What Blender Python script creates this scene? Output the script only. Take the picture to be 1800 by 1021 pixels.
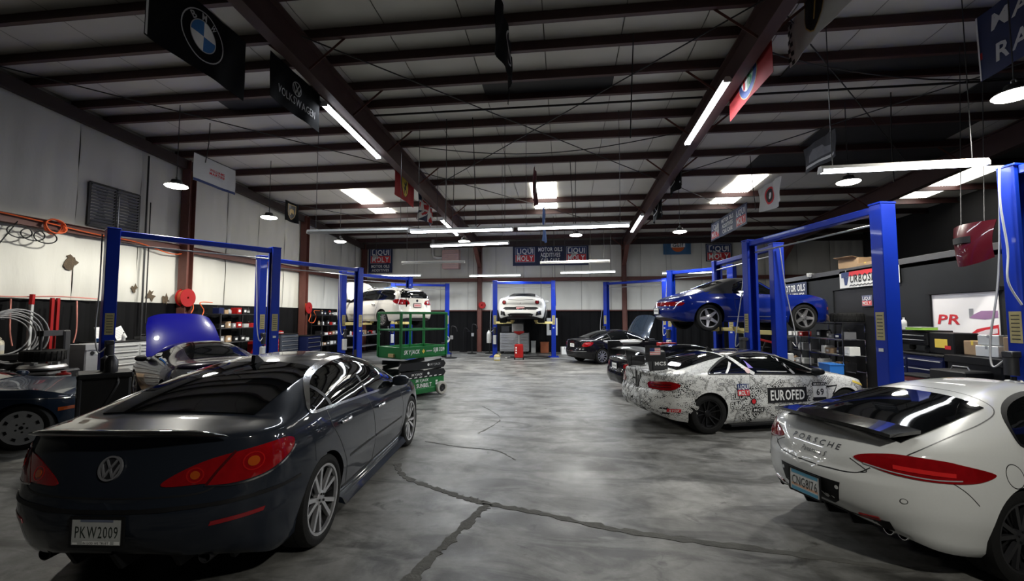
import bpy, bmesh, math, random
import numpy as np
from mathutils import Vector, Matrix
from mathutils.bvhtree import BVHTree
from mathutils.geometry import delaunay_2d_cdt
R = math.radians
random.seed(7)
rng = np.random.default_rng(11)
scene = bpy.context.scene
for o in list(bpy.data.objects):
    bpy.data.objects.remove(o)
COL = scene.collection

# ------------------------------------------------------------------ camera, world, exposure
cam = bpy.data.cameras.new('camera')
cam.sensor_fit = 'HORIZONTAL'; cam.sensor_width = 36.0; cam.lens = 15.4
cam.clip_start = 0.05; cam.clip_end = 200
camo = bpy.data.objects.new('camera', cam); COL.objects.link(camo)
camo.location = (0, 0, 1.75)
camo.rotation_euler = (R(90 + 3.46), 0, math.atan(91 / 770))
scene.camera = camo
world = bpy.data.worlds.new('world'); scene.world = world; world.use_nodes = True
world.node_tree.nodes['Background'].inputs[0].default_value = (.55, .6, .7, 1)
world.node_tree.nodes['Background'].inputs[1].default_value = .012
vs = scene.view_settings
vs.view_transform = 'Standard'; vs.look = 'None'; vs.gamma = 1.0; vs.use_curve_mapping = False
vs.exposure = -0.35
BAY_W, TUBE_W, SKY_E = 158.0, 44.0, 8.0      # high-bay lamps, tube fixtures, skylight panels

# ------------------------------------------------------------------ materials
MATS = {}
def mat(name, col, rough=.5, metal=0., coat=0., var=.12, scale=6., bump=0., bscale=None, emit=0., ecol=None, spec=.5, stretch=None, alpha=1., trans=0.):
    if name in MATS: return MATS[name]
    m = bpy.data.materials.new(name); MATS[name] = m; m.use_nodes = True
    nt = m.node_tree; N = nt.nodes; Lk = nt.links
    b = N['Principled BSDF']
    b.inputs['Roughness'].default_value = rough; b.inputs['Metallic'].default_value = metal
    b.inputs['Coat Weight'].default_value = coat; b.inputs['Coat Roughness'].default_value = .04
    b.inputs['Specular IOR Level'].default_value = spec
    if trans: b.inputs['Transmission Weight'].default_value = trans
    tc = N.new('ShaderNodeTexCoord'); nz = N.new('ShaderNodeTexNoise')
    nz.inputs['Scale'].default_value = scale; nz.inputs['Detail'].default_value = 4
    if stretch:
        mp = N.new('ShaderNodeMapping'); mp.inputs['Scale'].default_value = stretch
        Lk.new(tc.outputs['Object'], mp.inputs[0]); Lk.new(mp.outputs[0], nz.inputs['Vector'])
    else: Lk.new(tc.outputs['Object'], nz.inputs['Vector'])
    mx = N.new('ShaderNodeMix'); mx.data_type = 'RGBA'
    c = np.array(col)
    mx.inputs[6].default_value = (*np.clip(c * (1 - var), 0, 1), 1); mx.inputs[7].default_value = (*np.clip(c * (1 + var), 0, 1), 1)
    Lk.new(nz.outputs[0], mx.inputs[0]); Lk.new(mx.outputs[2], b.inputs['Base Color'])
    if emit:
        b.inputs['Emission Color'].default_value = (*(ecol or col), 1); b.inputs['Emission Strength'].default_value = emit
    if bump:
        bp = N.new('ShaderNodeBump'); bp.inputs['Strength'].default_value = bump; bp.inputs['Distance'].default_value = .02
        n2 = N.new('ShaderNodeTexNoise'); n2.inputs['Scale'].default_value = bscale or scale * 3; n2.inputs['Detail'].default_value = 5
        Lk.new((mp if stretch else tc).outputs[0 if stretch else 'Object'], n2.inputs['Vector'])
        Lk.new(n2.outputs[0], bp.inputs['Height']); Lk.new(bp.outputs[0], b.inputs['Normal'])
    return m

def paint(name, col, metal=.0, rough=.32, coat=1., spec=.5): return mat(name, col, rough, metal, coat=coat, var=.03, scale=60, spec=spec)
BLACK = mat('black plastic', (.008, .008, .009), .5, var=.2, spec=.25)
RUB = mat('tyre rubber', (.009, .009, .009), .75, spec=.2, var=.25, bump=.15, scale=20)
GLASS = mat('tinted glass', (.003, .0035, .004), .03, coat=.0, var=.05, spec=.45)
CHROME = mat('chrome', (.75, .75, .76), .12, 1., var=.05)
SILVER = mat('silver alloy', (.55, .55, .56), .3, .9, var=.05)
GUN = mat('gunmetal', (.05, .05, .055), .35, .7, var=.1)
REDL = mat('red lamp lens', (.23, .003, .005), .08, coat=1., var=.35, scale=14)
ORAL = mat('orange lamp lens', (.38, .065, .008), .1, coat=1., var=.2)
CLRL = mat('clear lamp lens', (.55, .56, .58), .08, .3, coat=1., var=.25, scale=25)
WHITE = mat('white print', (.8, .8, .78), .5, var=.04)
BLKP = mat('black print', (.01, .01, .011), .5, var=.1)
REDP = mat('red print', (.6, .02, .03), .5, var=.06)
BLUP = mat('dark blue print', (.012, .03, .13), .5, var=.1)
YELP = mat('yellow print', (.75, .55, .08), .5, var=.08)
LIFTB = mat('lift blue paint', (.003, .022, .27), .42, coat=.12, var=.1, scale=4, spec=.22)
STEELR = mat('red oxide steel', (.13, .045, .034), .55, var=.25, scale=8)
DARKST = mat('dark steel', (.05, .05, .052), .45, .6, var=.2)
GALV = mat('galvanised metal', (.5, .5, .5), .38, .8, var=.15)
REDM = mat('red enamel', (.30, .010, .010), .4, coat=.1, spec=.25, var=.12)
GRAYM = mat('grey enamel', (.33, .33, .34), .4, .3, var=.1)
LGRAY = mat('light grey enamel', (.55, .56, .55), .4, .2, var=.08)
CARD = mat('cardboard', (.36, .24, .14), .85, var=.12)
WHITEP = mat('white plastic', (.72, .72, .70), .4, var=.06)
ORANGE = mat('orange rubber', (.8, .13, .03), .55, var=.15)
PADY = mat('yellow pad', (.62, .52, .2), .6, var=.15)
BLUEPL = mat('bright blue plastic', (.03, .18, .6), .4, var=.12)
GREENP = mat('lime plastic', (.35, .65, .08), .5, var=.1)
NAVY = mat('navy enamel', (.008, .013, .06), .4, coat=.15, spec=.25, var=.12)

# ------------------------------------------------------------------ mesh builder
class MB:
    def __init__(s): s.v = []; s.f = []; s.m = []
    def add(s, vs_, fs, mi=0):
        k = len(s.v); s.v.extend([tuple(map(float, p)) for p in vs_])
        s.f.extend([tuple(i + k for i in f) for f in fs]); s.m.extend([mi] * len(fs)); return s
    def box(s, c, d, rz=0., mi=0, bev=0., M=None):
        x, y, z = d[0] / 2, d[1] / 2, d[2] / 2
        if bev <= 0:
            P = [(sx * x, sy * y, sz * z) for sz in (-1, 1) for sy in (-1, 1) for sx in (-1, 1)]
            Fc = [(0, 2, 3, 1), (4, 5, 7, 6), (0, 1, 5, 4), (2, 6, 7, 3), (0, 4, 6, 2), (1, 3, 7, 5)]
        else:
            b = min(bev, x * .9, y * .9, z * .9); P = []; ix = {}
            for sx in (-1, 1):
                for sy in (-1, 1):
                    for sz in (-1, 1):
                        for a in range(3):
                            ix[(sx, sy, sz, a)] = len(P)
                            P.append((sx * (x - (b if a != 0 else 0)), sy * (y - (b if a != 1 else 0)), sz * (z - (b if a != 2 else 0))))
            Fc = []
            for a in range(3):
                o = [i for i in range(3) if i != a]
                for sg in (-1, 1):
                    q = []
                    for (p1, p2) in ((-1, -1), (1, -1), (1, 1), (-1, 1)):
                        t = [0, 0, 0]; t[a] = sg; t[o[0]] = p1; t[o[1]] = p2; q.append(ix[(*t, a)])
                    Fc.append(tuple(q))
                for p1 in (-1, 1):
                    for p2 in (-1, 1):
                        q = []
                        for sg, fa in ((-1, o[0]), (1, o[0]), (1, o[1]), (-1, o[1])):
                            t = [0, 0, 0]; t[a] = sg; t[o[0]] = p1; t[o[1]] = p2; q.append(ix[(*t, fa)])
                        Fc.append(tuple(q))
            for sx in (-1, 1):
                for sy in (-1, 1):
                    for sz in (-1, 1): Fc.append(tuple(ix[(sx, sy, sz, a)] for a in range(3)))
        P = np.array(P)
        if M is not None: P = P @ np.array(M).T
        if rz:
            cc, ss = math.cos(rz), math.sin(rz); P = P @ np.array([[cc, ss, 0], [-ss, cc, 0], [0, 0, 1]])
        return s.add(P + np.array(c), Fc, mi)
    def bar(s, p, q, w, h=None, mi=0, up=(0, 0, 1), bev=0.):
        p, q = np.array(p, float), np.array(q, float); h = h or w
        d = q - p; L = np.linalg.norm(d); d /= L
        u = np.array(up, float)
        if abs(d @ u) > .98: u = np.array((0, 1., 0)) if abs(d[1]) < .9 else np.array((1., 0, 0))
        a = np.cross(u, d); a /= np.linalg.norm(a); b = np.cross(d, a)
        return s.box((p + q) / 2, (L, w, h), M=np.stack([d, a, b], 1), mi=mi, bev=bev)
    def tube(s, pts, r, n=8, mi=0, closed=False, cap=True):
        P = np.array(pts, float); k = len(P); rs = np.broadcast_to(np.array(r, float), (k,))
        T = np.zeros_like(P)
        for i in range(k):
            a = P[(i - 1) % k] if (closed or i > 0) else P[i]; b = P[(i + 1) % k] if (closed or i < k - 1) else P[i]
            T[i] = (b - a) / (np.linalg.norm(b - a) + 1e-9)
        u = np.cross(T[0], (0, 0, 1.)); 
        if np.linalg.norm(u) < .05: u = np.cross(T[0], (1., 0, 0))
        u /= np.linalg.norm(u); vs_ = []
        for i in range(k):
            u = u - T[i] * (u @ T[i]); u /= np.linalg.norm(u) + 1e-9; w = np.cross(T[i], u)
            for j in range(n):
                t = 2 * math.pi * j / n; vs_.append(P[i] + rs[i] * (math.cos(t) * u + math.sin(t) * w))
        fs = []
        for i in range(k if closed else k - 1):
            for j in range(n):
                a, b = i * n + j, i * n + (j + 1) % n; c, d = ((i + 1) % k) * n + (j + 1) % n, ((i + 1) % k) * n + j
                fs.append((a, b, c, d))
        if cap and not closed: fs += [tuple(range(n))[::-1], tuple(range((k - 1) * n, k * n))]
        return s.add(vs_, fs, mi)
    def cyl(s, p, q, r, n=16, mi=0, r2=None): return s.tube([p, q], [r, r if r2 is None else r2], n, mi)
    def lathe(s, prof, c=(0, 0, 0), n=24, mi=0, axis='z', closed=False):
        vs_ = []; k = len(prof)
        for j in range(n):
            t = 2 * math.pi * j / n; ct, st = math.cos(t), math.sin(t)
            for r, h in prof:
                p = (r * ct, r * st, h) if axis == 'z' else ((r * ct, h, r * st) if axis == 'y' else (h, r * ct, r * st))
                vs_.append((p[0] + c[0], p[1] + c[1], p[2] + c[2]))
        fs = []
        for j in range(n):
            for i in range(k if closed else k - 1):
                i2 = (i + 1) % k; a, b = j * k + i, j * k + i2; c2, d = ((j + 1) % n) * k + i2, ((j + 1) % n) * k + i
                fs.append((a, d, c2, b) if axis != 'y' else (a, b, c2, d))
        return s.add(vs_, fs, mi)
    def prism(s, out, d0, d1, fn=None, mi=0):
        """closed outline [(a,b)] extruded between depths d0 and d1; fn maps (a,b,d) to a point"""
        fn = fn or (lambda a, b, d: (a, b, d)); n = len(out)
        vs_ = [fn(a, b, d0) for a, b in out] + [fn(a, b, d1) for a, b in out]
        return s.add(vs_, [tuple(range(n))[::-1], tuple(range(n, 2 * n))] + [(i, (i + 1) % n, (i + 1) % n + n, i + n) for i in range(n)], mi)
    def grid(s, fn, nu, nv, mi=0, th=None):
        P = np.array([[fn(i / nu, j / nv) for j in range(nv + 1)] for i in range(nu + 1)], float)
        k = nv + 1; vs_ = P.reshape(-1, 3)
        fs = [(i * k + j, (i + 1) * k + j, (i + 1) * k + j + 1, i * k + j + 1) for i in range(nu) for j in range(nv)]
        if th is None: return s.add(vs_, fs, mi)
        du = np.gradient(P, axis=0); dv = np.gradient(P, axis=1); n = np.cross(du, dv); n /= np.linalg.norm(n, axis=2, keepdims=True) + 1e-9
        Q = (P - n * th).reshape(-1, 3); K = len(vs_)
        f2 = [tuple(i + K for i in f[::-1]) for f in fs]
        bd = [i * k for i in range(nu + 1)] + [nu * k + j for j in range(1, nv + 1)] + [i * k + nv for i in range(nu - 1, -1, -1)] + [j for j in range(nv - 1, 0, -1)]
        f3 = [(bd[i], bd[(i + 1) % len(bd)], bd[(i + 1) % len(bd)] + K, bd[i] + K) for i in range(len(bd))]
        return s.add(np.concatenate([vs_, Q]), fs + f2 + f3, mi)
    def build(s, name, mats, parent=None, smooth=None, recalc=True):
        me = bpy.data.meshes.new(name); me.from_pydata(s.v, [], s.f)
        for m in (mats if isinstance(mats, (list, tuple)) else [mats]): me.materials.append(m)
        me.polygons.foreach_set('material_index', s.m)
        if recalc:
            bm = bmesh.new(); bm.from_mesh(me); bmesh.ops.recalc_face_normals(bm, faces=bm.faces); bm.to_mesh(me); bm.free()
        if smooth is not None:
            me.polygons.foreach_set('use_smooth', [True] * len(me.polygons)); me.set_sharp_from_angle(angle=R(smooth))
        me.update()
        return link(name, me, parent)

def link(name, me, parent=None):
    o = bpy.data.objects.new(name, me); COL.objects.link(o); o.parent = parent; return o
def tag(o, label=None, cat=None, group=None, kind=None):
    for k, v in (('label', label), ('category', cat), ('group', group), ('kind', kind)):
        if v: o[k] = v
    return o
def thing(name, label, cat, loc=(0, 0, 0), rz=0., group=None):
    o = bpy.data.objects.new(name, None); o.empty_display_size = .1; COL.objects.link(o)
    o.location = loc; o.rotation_euler = (0, 0, rz); return tag(o, label, cat, group)
KIDS = {}
def copy_tree(o, parent=None):
    c = o.copy(); COL.objects.link(c); c.parent = parent
    for ch in [k for k in bpy.data.objects if k.parent == o]: copy_tree(ch, c)
    return c
def dup(o, loc, rz, label, group=None):
    c = copy_tree(o); c.location = loc; c.rotation_euler = (0, 0, rz); return tag(c, label, None, group)

# ------------------------------------------------------------------ glyphs, 2D shapes on surfaces
def make_glyphs(bold):
    chars = 'ABCDEFGHIJKLMNOPQRSTUVWXYZabcdefghijklmnopqrstuvwxyz0123456789#.&-'
    obs = []
    for ch in chars:
        cu = bpy.data.curves.new('g', 'FONT'); cu.body = ch; cu.resolution_u = 2; cu.offset = bold
        o = bpy.data.objects.new('g', cu); COL.objects.link(o); obs.append(o)
    dg = bpy.context.evaluated_depsgraph_get(); G = {}
    for ch, o in zip(chars, obs):
        me = bpy.data.meshes.new_from_object(o.evaluated_get(dg))
        v = np.array([tuple(p.co)[:2] for p in me.vertices]); f = [tuple(p.vertices) for p in me.polygons]
        G[ch] = (v, f); bpy.data.meshes.remove(me)
    for o in obs:
        cu = o.data; bpy.data.objects.remove(o); bpy.data.curves.remove(cu)
    h = G['H'][0][:, 1].max()
    for ch in chars:
        v, f = G[ch]; v = v / h; x0, x1 = v[:, 0].min(), v[:, 0].max(); v = v - np.array([x0, 0]); G[ch] = (v, f, x1 - x0)
    return G
GL = {0: make_glyphs(0.), 1: make_glyphs(.022)}
def text2d(s, h=1., w=None, bold=1, gap=.16, shear=0., center=True):
    """verts (n,2) and faces of a line of text of cap height h, squeezed to width w"""
    V = []; Fc = []; x = 0.; k = 0
    for ch in s:
        if ch == ' ' or ch not in GL[bold]: x += .45; continue
        v, f, adv = GL[bold][ch]
        V.append(v + np.array([x, 0])); Fc += [tuple(i + k for i in q) for q in f]; k += len(v); x += adv + gap
    V = np.concatenate(V); W = x - gap
    V[:, 0] *= (w / W if w else h); V[:, 1] *= h
    tw = w or W * h
    V[:, 0] += shear * V[:, 1]
    if center: V -= np.array([tw / 2, h / 2])
    return V, Fc
def rot2(V, a):
    c, s = math.cos(a), math.sin(a); V = np.asarray(V, float); return V @ np.array([[c, s], [-s, c]])
def ell(cx, cy, rx, ry, n=28, a0=0, a1=360): return [(cx + rx * math.cos(R(a0 + (a1 - a0) * i / (n if a1 - a0 >= 360 else n - 1))), cy + ry * math.sin(R(a0 + (a1 - a0) * i / (n if a1 - a0 >= 360 else n - 1)))) for i in range(n)]
def rect(cx, cy, w, h): return [(cx - w / 2, cy - h / 2), (cx + w / 2, cy - h / 2), (cx + w / 2, cy + h / 2), (cx - w / 2, cy + h / 2)]
def smooth_loop(pts, sub=6, closed=True):
    P = np.array(pts, float); n = len(P); out = []
    for i in range(n if closed else n - 1):
        p0 = P[(i - 1) % n] if closed or i > 0 else P[i]; p1 = P[i]; p2 = P[(i + 1) % n]; p3 = P[(i + 2) % n] if closed or i < n - 2 else p2
        for k in range(sub):
            t = k / sub
            out.append(.5 * ((2 * p1) + (-p0 + p2) * t + (2 * p0 - 5 * p1 + 4 * p2 - p3) * t * t + (-p0 + 3 * p1 - 3 * p2 + p3) * t ** 3))
    if not closed: out.append(P[-1])
    return [tuple(p) for p in out]
def fill2d(out, g=.05):
    """triangulate a closed outline with interior points on a grid of pitch g"""
    P = np.array(out, float); n = len(P); B = []
    for i in range(n):
        a, b = P[i], P[(i + 1) % n]; k = max(1, int(np.linalg.norm(b - a) / g))
        B += [a + (b - a) * j / k for j in range(k)]
    lo, hi = P.min(0), P.max(0); I = []
    X = np.arange(lo[0] + g / 2, hi[0], g); Y = np.arange(lo[1] + g / 2, hi[1], g)
    for x in X:
        for y in Y:
            ins = False; j = n - 1
            for i in range(n):
                if (P[i][1] > y) != (P[j][1] > y) and x < (P[j][0] - P[i][0]) * (y - P[i][1]) / (P[j][1] - P[i][1]) + P[i][0]: ins = not ins
                j = i
            if ins: I.append((x, y))
    nb = len(B); vs_ = [Vector(p) for p in B] + [Vector(p) for p in I]
    r = delaunay_2d_cdt(vs_, [(i, (i + 1) % nb) for i in range(nb)], [], 1, 1e-5)
    return np.array([tuple(v) for v in r[0]]), [tuple(f) for f in r[2]]
def border(fs):
    E_ = {}
    for f in fs:
        for i in range(len(f)):
            e = (f[i], f[(i + 1) % len(f)]); E_[e] = 1
    return [e for e in E_ if (e[1], e[0]) not in E_]
def lay(mb, V, fs, surf, off=.002, th=0., mi=0):
    """put a flat shape onto a surface map surf(a, b, off); th > 0 gives it edges"""
    P = [surf(a, b, off) for a, b in V]
    bad = {i for i, p in enumerate(P) if p is None}
    if bad:
        fs = [f for f in fs if not any(i in bad for i in f)]; P = [p if p is not None else (0, 0, 0) for p in P]
    if th:
        Q = [surf(a, b, off - th) or (0, 0, 0) for a, b in V]; n = len(P)
        fs = list(fs) + [(a, a + n, b + n, b) for a, b in border(fs)]; P = P + Q
    used = sorted({i for f in fs for i in f}); ren = {o: k for k, o in enumerate(used)}
    return mb.add([P[i] for i in used], [tuple(ren[i] for i in f) for f in fs], mi)
def lay_line(mb, pts, w, surf, off=.003, th=.004, mi=0, closed=False):
    P = np.array(pts, float); n = len(P); T = np.zeros_like(P)
    for i in range(n):
        a = P[(i - 1) % n] if closed or i > 0 else P[i]; b = P[(i + 1) % n] if closed or i < n - 1 else P[i]; T[i] = (b - a) / (np.linalg.norm(b - a) + 1e-9)
    N = np.stack([-T[:, 1], T[:, 0]], 1) * w / 2
    V = np.concatenate([P + N, P - N])
    fs = [(i, (i + 1) % n, (i + 1) % n + n, i + n) for i in range(n if closed else n - 1)]
    return lay(mb, V, fs, surf, off, th, mi)
def flat(o, ux, uy):
    """surface map of a plane at o with axes ux, uy"""
    o, ux, uy = Vector(o), Vector(ux).normalized(), Vector(uy).normalized(); n = ux.cross(uy)
    return lambda a, b, f=0.: tuple(o + ux * a + uy * b + n * f)
def pchip(xs, ys, x):
    xs, ys = np.asarray(xs, float), np.asarray(ys, float); h = np.diff(xs); d = np.diff(ys) / h; m = np.zeros_like(ys)
    m[0], m[-1] = d[0], d[-1]
    for i in range(1, len(xs) - 1):
        if d[i - 1] * d[i] > 0:
            w1, w2 = 2 * h[i] + h[i - 1], h[i] + 2 * h[i - 1]; m[i] = (w1 + w2) / (w1 / d[i - 1] + w2 / d[i])
    x = np.clip(x, xs[0], xs[-1]); i = np.clip(np.searchsorted(xs, x) - 1, 0, len(xs) - 2); t = (x - xs[i]) / h[i]
    return (2 * t**3 - 3 * t**2 + 1) * ys[i] + (t**3 - 2 * t**2 + t) * h[i] * m[i] + (-2 * t**3 + 3 * t**2) * ys[i + 1] + (t**3 - t**2) * h[i] * m[i + 1]
# ------------------------------------------------------------------ setting
XL, XR, YB, YF = -10.7, 14.0, 22.2, -3.0
zr = lambda y: 6.58 - .05 * (y - 6)          # underside of the roof sheets
zp = lambda y: zr(y) - .2                    # underside of the purlins
def concrete():
    m = mat('stained concrete', (.30, .295, .28), .42, var=.0, scale=1, spec=.28); nt = m.node_tree; N = nt.nodes; L = nt.links; b = N['Principled BSDF']
    tc = N.new('ShaderNodeTexCoord')
    def noise(sc, det, st=None, dist=0.):
        n = N.new('ShaderNodeTexNoise'); n.inputs['Scale'].default_value = sc; n.inputs['Detail'].default_value = det; n.inputs['Distortion'].default_value = dist; n.inputs['Roughness'].default_value = .62
        if st:
            mp = N.new('ShaderNodeMapping'); mp.inputs['Scale'].default_value = st; mp.inputs['Rotation'].default_value = (0, 0, .35); L.new(tc.outputs['Object'], mp.inputs[0]); L.new(mp.outputs[0], n.inputs['Vector'])
        else: L.new(tc.outputs['Object'], n.inputs['Vector'])
        return n
    def ramp(src, p0, p1, c0, c1):
        r = N.new('ShaderNodeValToRGB'); e = r.color_ramp.elements; e[0].position, e[1].position = p0, p1; e[0].color, e[1].color = (*c0, 1), (*c1, 1); L.new(src.outputs[0], r.inputs[0]); return r
    def mul(a, c):
        x = N.new('ShaderNodeMix'); x.data_type = 'RGBA'; x.blend_type = 'MULTIPLY'; x.inputs[0].default_value = 1; L.new(a, x.inputs[6]); L.new(c, x.inputs[7]); return x.outputs[2]
    base = ramp(noise(.55, 6, None, .4), .3, .7, (.135, .134, .126), (.235, .232, .222)).outputs[0]
    fine = ramp(noise(6.5, 10), .32, .68, (.62, .62, .61), (1.1, 1.1, 1.1)).outputs[0]
    rub = ramp(noise(1.5, 9, (.7, 1.7, 1), .9), .40, .53, (.36, .355, .35), (1, 1, 1)).outputs[0]
    spots = ramp(noise(2.3, 5, None, 1.2), .29, .36, (.38, .37, .36), (1, 1, 1)).outputs[0]
    L.new(mul(mul(mul(base, fine), rub), spots), b.inputs['Base Color'])
    rr = ramp(noise(1.1, 6), .3, .7, (.32,) * 3, (.6,) * 3); L.new(rr.outputs[0], b.inputs['Roughness'])
    bp = N.new('ShaderNodeBump'); bp.inputs['Strength'].default_value = .12; bp.inputs['Distance'].default_value = .01; L.new(noise(30, 4).outputs[0], bp.inputs['Height']); L.new(bp.outputs[0], b.inputs['Normal'])
    return m
fl = MB(); fl.box(((XL + XR) / 2, (YB + YF) / 2, -.1), (XR - XL + .6, YB - YF + .6, .2)); floor = tag(fl.build('floor', concrete()), kind='structure')
CRK = mat('crumbled joint filler', (.085, .083, .075), .9, var=.45, scale=9, bump=.4)
def crack(pts, w, seed):
    r = random.Random(seed); P = smooth_loop(pts, 14, False); b = MB()
    for s_ in (-1, 1): pass
    V = []; n = len(P); wi = [w * (.55 + .75 * r.random()) for _ in P]
    Pn = np.array(P); T = np.gradient(Pn, axis=0); T /= np.linalg.norm(T, axis=1, keepdims=True); Nn = np.stack([-T[:, 1], T[:, 0]], 1)
    A = Pn + Nn * np.array(wi)[:, None] / 2 + np.array([[r.uniform(-.02, .02) for _ in range(2)] for _ in P]); B = Pn - Nn * np.array(wi)[:, None] / 2
    V = [(x, y, .003) for x, y in A] + [(x, y, .003) for x, y in B] + [(x, y, -.01) for x, y in A] + [(x, y, -.01) for x, y in B]
    fs = [(i, i + 1, i + 1 + n, i + n) for i in range(n - 1)] + [(i, i + 2 * n, i + 1 + 2 * n, i + 1) for i in range(n - 1)] + [(i + n, i + 1 + n, i + 1 + 3 * n, i + 3 * n) for i in range(n - 1)]
    b.add(V, fs); return b.build('floor_crack', CRK, floor, None)
crack([(-2.0, 5.15), (-1.74, 4.75), (-1.32, 4.47), (-.98, 4.28), (-.72, 4.17), (-.2, 4.02), (.5, 3.78), (1.5, 3.6), (2.4, 3.45)], .075, 1)
crack([(-.72, 4.16), (-.82, 3.8), (-.92, 3.4), (-1.02, 3.0), (-1.2, 2.2), (-1.3, 1.4)], .085, 2)
crack([(-1.95, 6.1), (-1.4, 5.9), (-.9, 5.8), (-.6, 5.45)], .02, 3); crack([(-1.6, 8.6), (-1.1, 7.6), (-1.3, 6.6)], .015, 4)

INS = mat('cream insulation facing', (.60, .59, .535), .55, var=.10, scale=1.2, bump=.9, bscale=3., stretch=(1, 1, .25))
ROOFI = mat('roof insulation facing', (.64, .62, .57), .6, var=.08, scale=1.5, bump=.25, bscale=2.)
BLKW = mat('black corrugated sheet', (.004, .004, .0045), .75, var=.3, scale=3, spec=.12)
SEAM = mat('seam tape', (.25, .245, .22), .7, var=.1)
def insul(parent, org, ux, w, z0, z1, seed, nrm):
    """one hanging strip of faced insulation, slightly pillowed and wrinkled"""
    r = np.random.default_rng(seed); ph = r.uniform(0, 6, 6); am = r.uniform(.004, .012, 3)
    def fn(u, v):
        z = z0 + (z1 - z0) * v; s_ = u * w
        d = .03 * (math.sin(math.pi * u) ** .5) + am[0] * math.sin(9 * s_ + ph[0] + 1.5 * v) + am[1] * math.sin(17 * s_ + ph[1] - 2 * v) * math.sin(3 * v + ph[2]) + am[2] * math.sin(5 * v * (z1 - z0) + ph[3])
        d += .02 * (math.sin(math.pi * v) ** .4)
        return (org[0] + ux[0] * s_ + nrm[0] * d, org[1] + ux[1] * s_ + nrm[1] * d, z)
    b = MB(); b.grid(fn, 18, 8); return b.build('insulation_panel', INS, parent, 80, False)
# left wall
wl = MB(); wl.box((XL - .1, (YB + YF) / 2, 3.4), (.2, YB - YF, 6.8)); wall_left = tag(wl.build('wall_left', SEAM), kind='structure')
wb = MB(); wb.box(((XL + XR) / 2, YB + .1, 3.4), (XR - XL, .2, 6.8)); wall_back = tag(wb.build('wall_back', SEAM), kind='structure')
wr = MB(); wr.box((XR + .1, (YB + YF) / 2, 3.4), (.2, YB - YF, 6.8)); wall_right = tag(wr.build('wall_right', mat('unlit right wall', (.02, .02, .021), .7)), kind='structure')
y = 4.0; k = 0
while y < YB - .1:
    w = min(1.45, YB - y)
    insul(wall_left, (XL + .01, y), (0, 1), w - .015, 2.12, 3.56, 100 + k, (1, 0)); insul(wall_left, (XL + .01, y), (0, 1), w - .015, 3.74, zp(y) - .1, 150 + k, (1, 0)); y += w; k += 1
x = XL; k = 0
while x < XR - .1:
    w = min(1.45, XR - x)
    insul(wall_back, (x, YB - .01), (1, 0), w - .015, 2.06, 3.56, 200 + k, (0, -1)); insul(wall_back, (x, YB - .01), (1, 0), w - .015, 3.74, zp(YB) - .02, 250 + k, (0, -1)); x += w; k += 1
def corrug(parent, p, q, z1, nrm):
    p, q = np.array(p), np.array(q); L = np.linalg.norm(q - p); n = int(L / .1); P = []
    for i in range(n + 1):
        c = p + (q - p) * i / n; d = (.05, .05, .075, .075)[i % 4]; P.append(c + np.array(nrm) * d)
    V = [(a[0], a[1], 0) for a in P] + [(a[0], a[1], z1) for a in P]; m = n + 1
    b = MB(); b.add(V, [(i, i + 1, i + 1 + m, i + m) for i in range(n)]); return b.build('wainscot_sheet', BLKW, parent, None, False)
corrug(wall_left, (XL, 3.0), (XL, YB), 2.12, (1, 0)); corrug(wall_back, (XL, YB), (XR, YB), 2.06, (0, -1))
def ibeam(p, q, h, w, t=.012, up=(0, 0, 1)):
    b = MB(); p, q = np.array(p, float), np.array(q, float); u = np.array(up, float); h2 = h / 2 - t / 2
    b.bar(p, q, t, h, up=up); b.bar(p + u * h2, q + u * h2, w, t * 1.4, up=up); b.bar(p - u * h2, q - u * h2, w, t * 1.4, up=up); return b
for nm, par, pts in (('girt', wall_left, [((XL + .13, 3.0, 3.65), (XL + .13, YB - .1, 3.65))]), ('girt', wall_back, [((XL + .2, YB - .13, 3.65), (XR, YB - .13, 3.65))]),
                     ('sill_rail', wall_back, [((XL + .2, YB - .10, 2.08), (XR, YB - .10, 2.08))])):
    for p, q in pts:
        b = MB(); h = .17 if nm == 'girt' else .05; b.bar(p, q, .02, h); b.bar((p[0], p[1], p[2] + h / 2), (q[0], q[1], q[2] + h / 2), .13, .012); b.bar((p[0], p[1], p[2] - h / 2), (q[0], q[1], q[2] - h / 2), .13, .012); b.build(nm, STEELR, par)
def column(par, x, y, z1, along):
    b = MB(); d = (.0, .11) if along == 'y' else (.11, 0); t = .014
    b.box((x, y, z1 / 2), ((.014, .2, z1) if along == 'x' else (.2, .014, z1)))
    for s_ in (-1, 1): b.box((x + (0 if along == 'x' else s_ * .1), y + (s_ * .1 if along == 'x' else 0), z1 / 2), ((.26, t, z1) if along == 'x' else (t, .26, z1)))
    return b.build('column', STEELR, par)
for y in (5.6, 11.0, 16.6): column(wall_left, XL + .24, y, zp(y), 'x')
for x in (-10.45, -4.25, 2.95, 10.2): column(wall_back, x, YB - .26, zp(YB), 'y')
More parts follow.
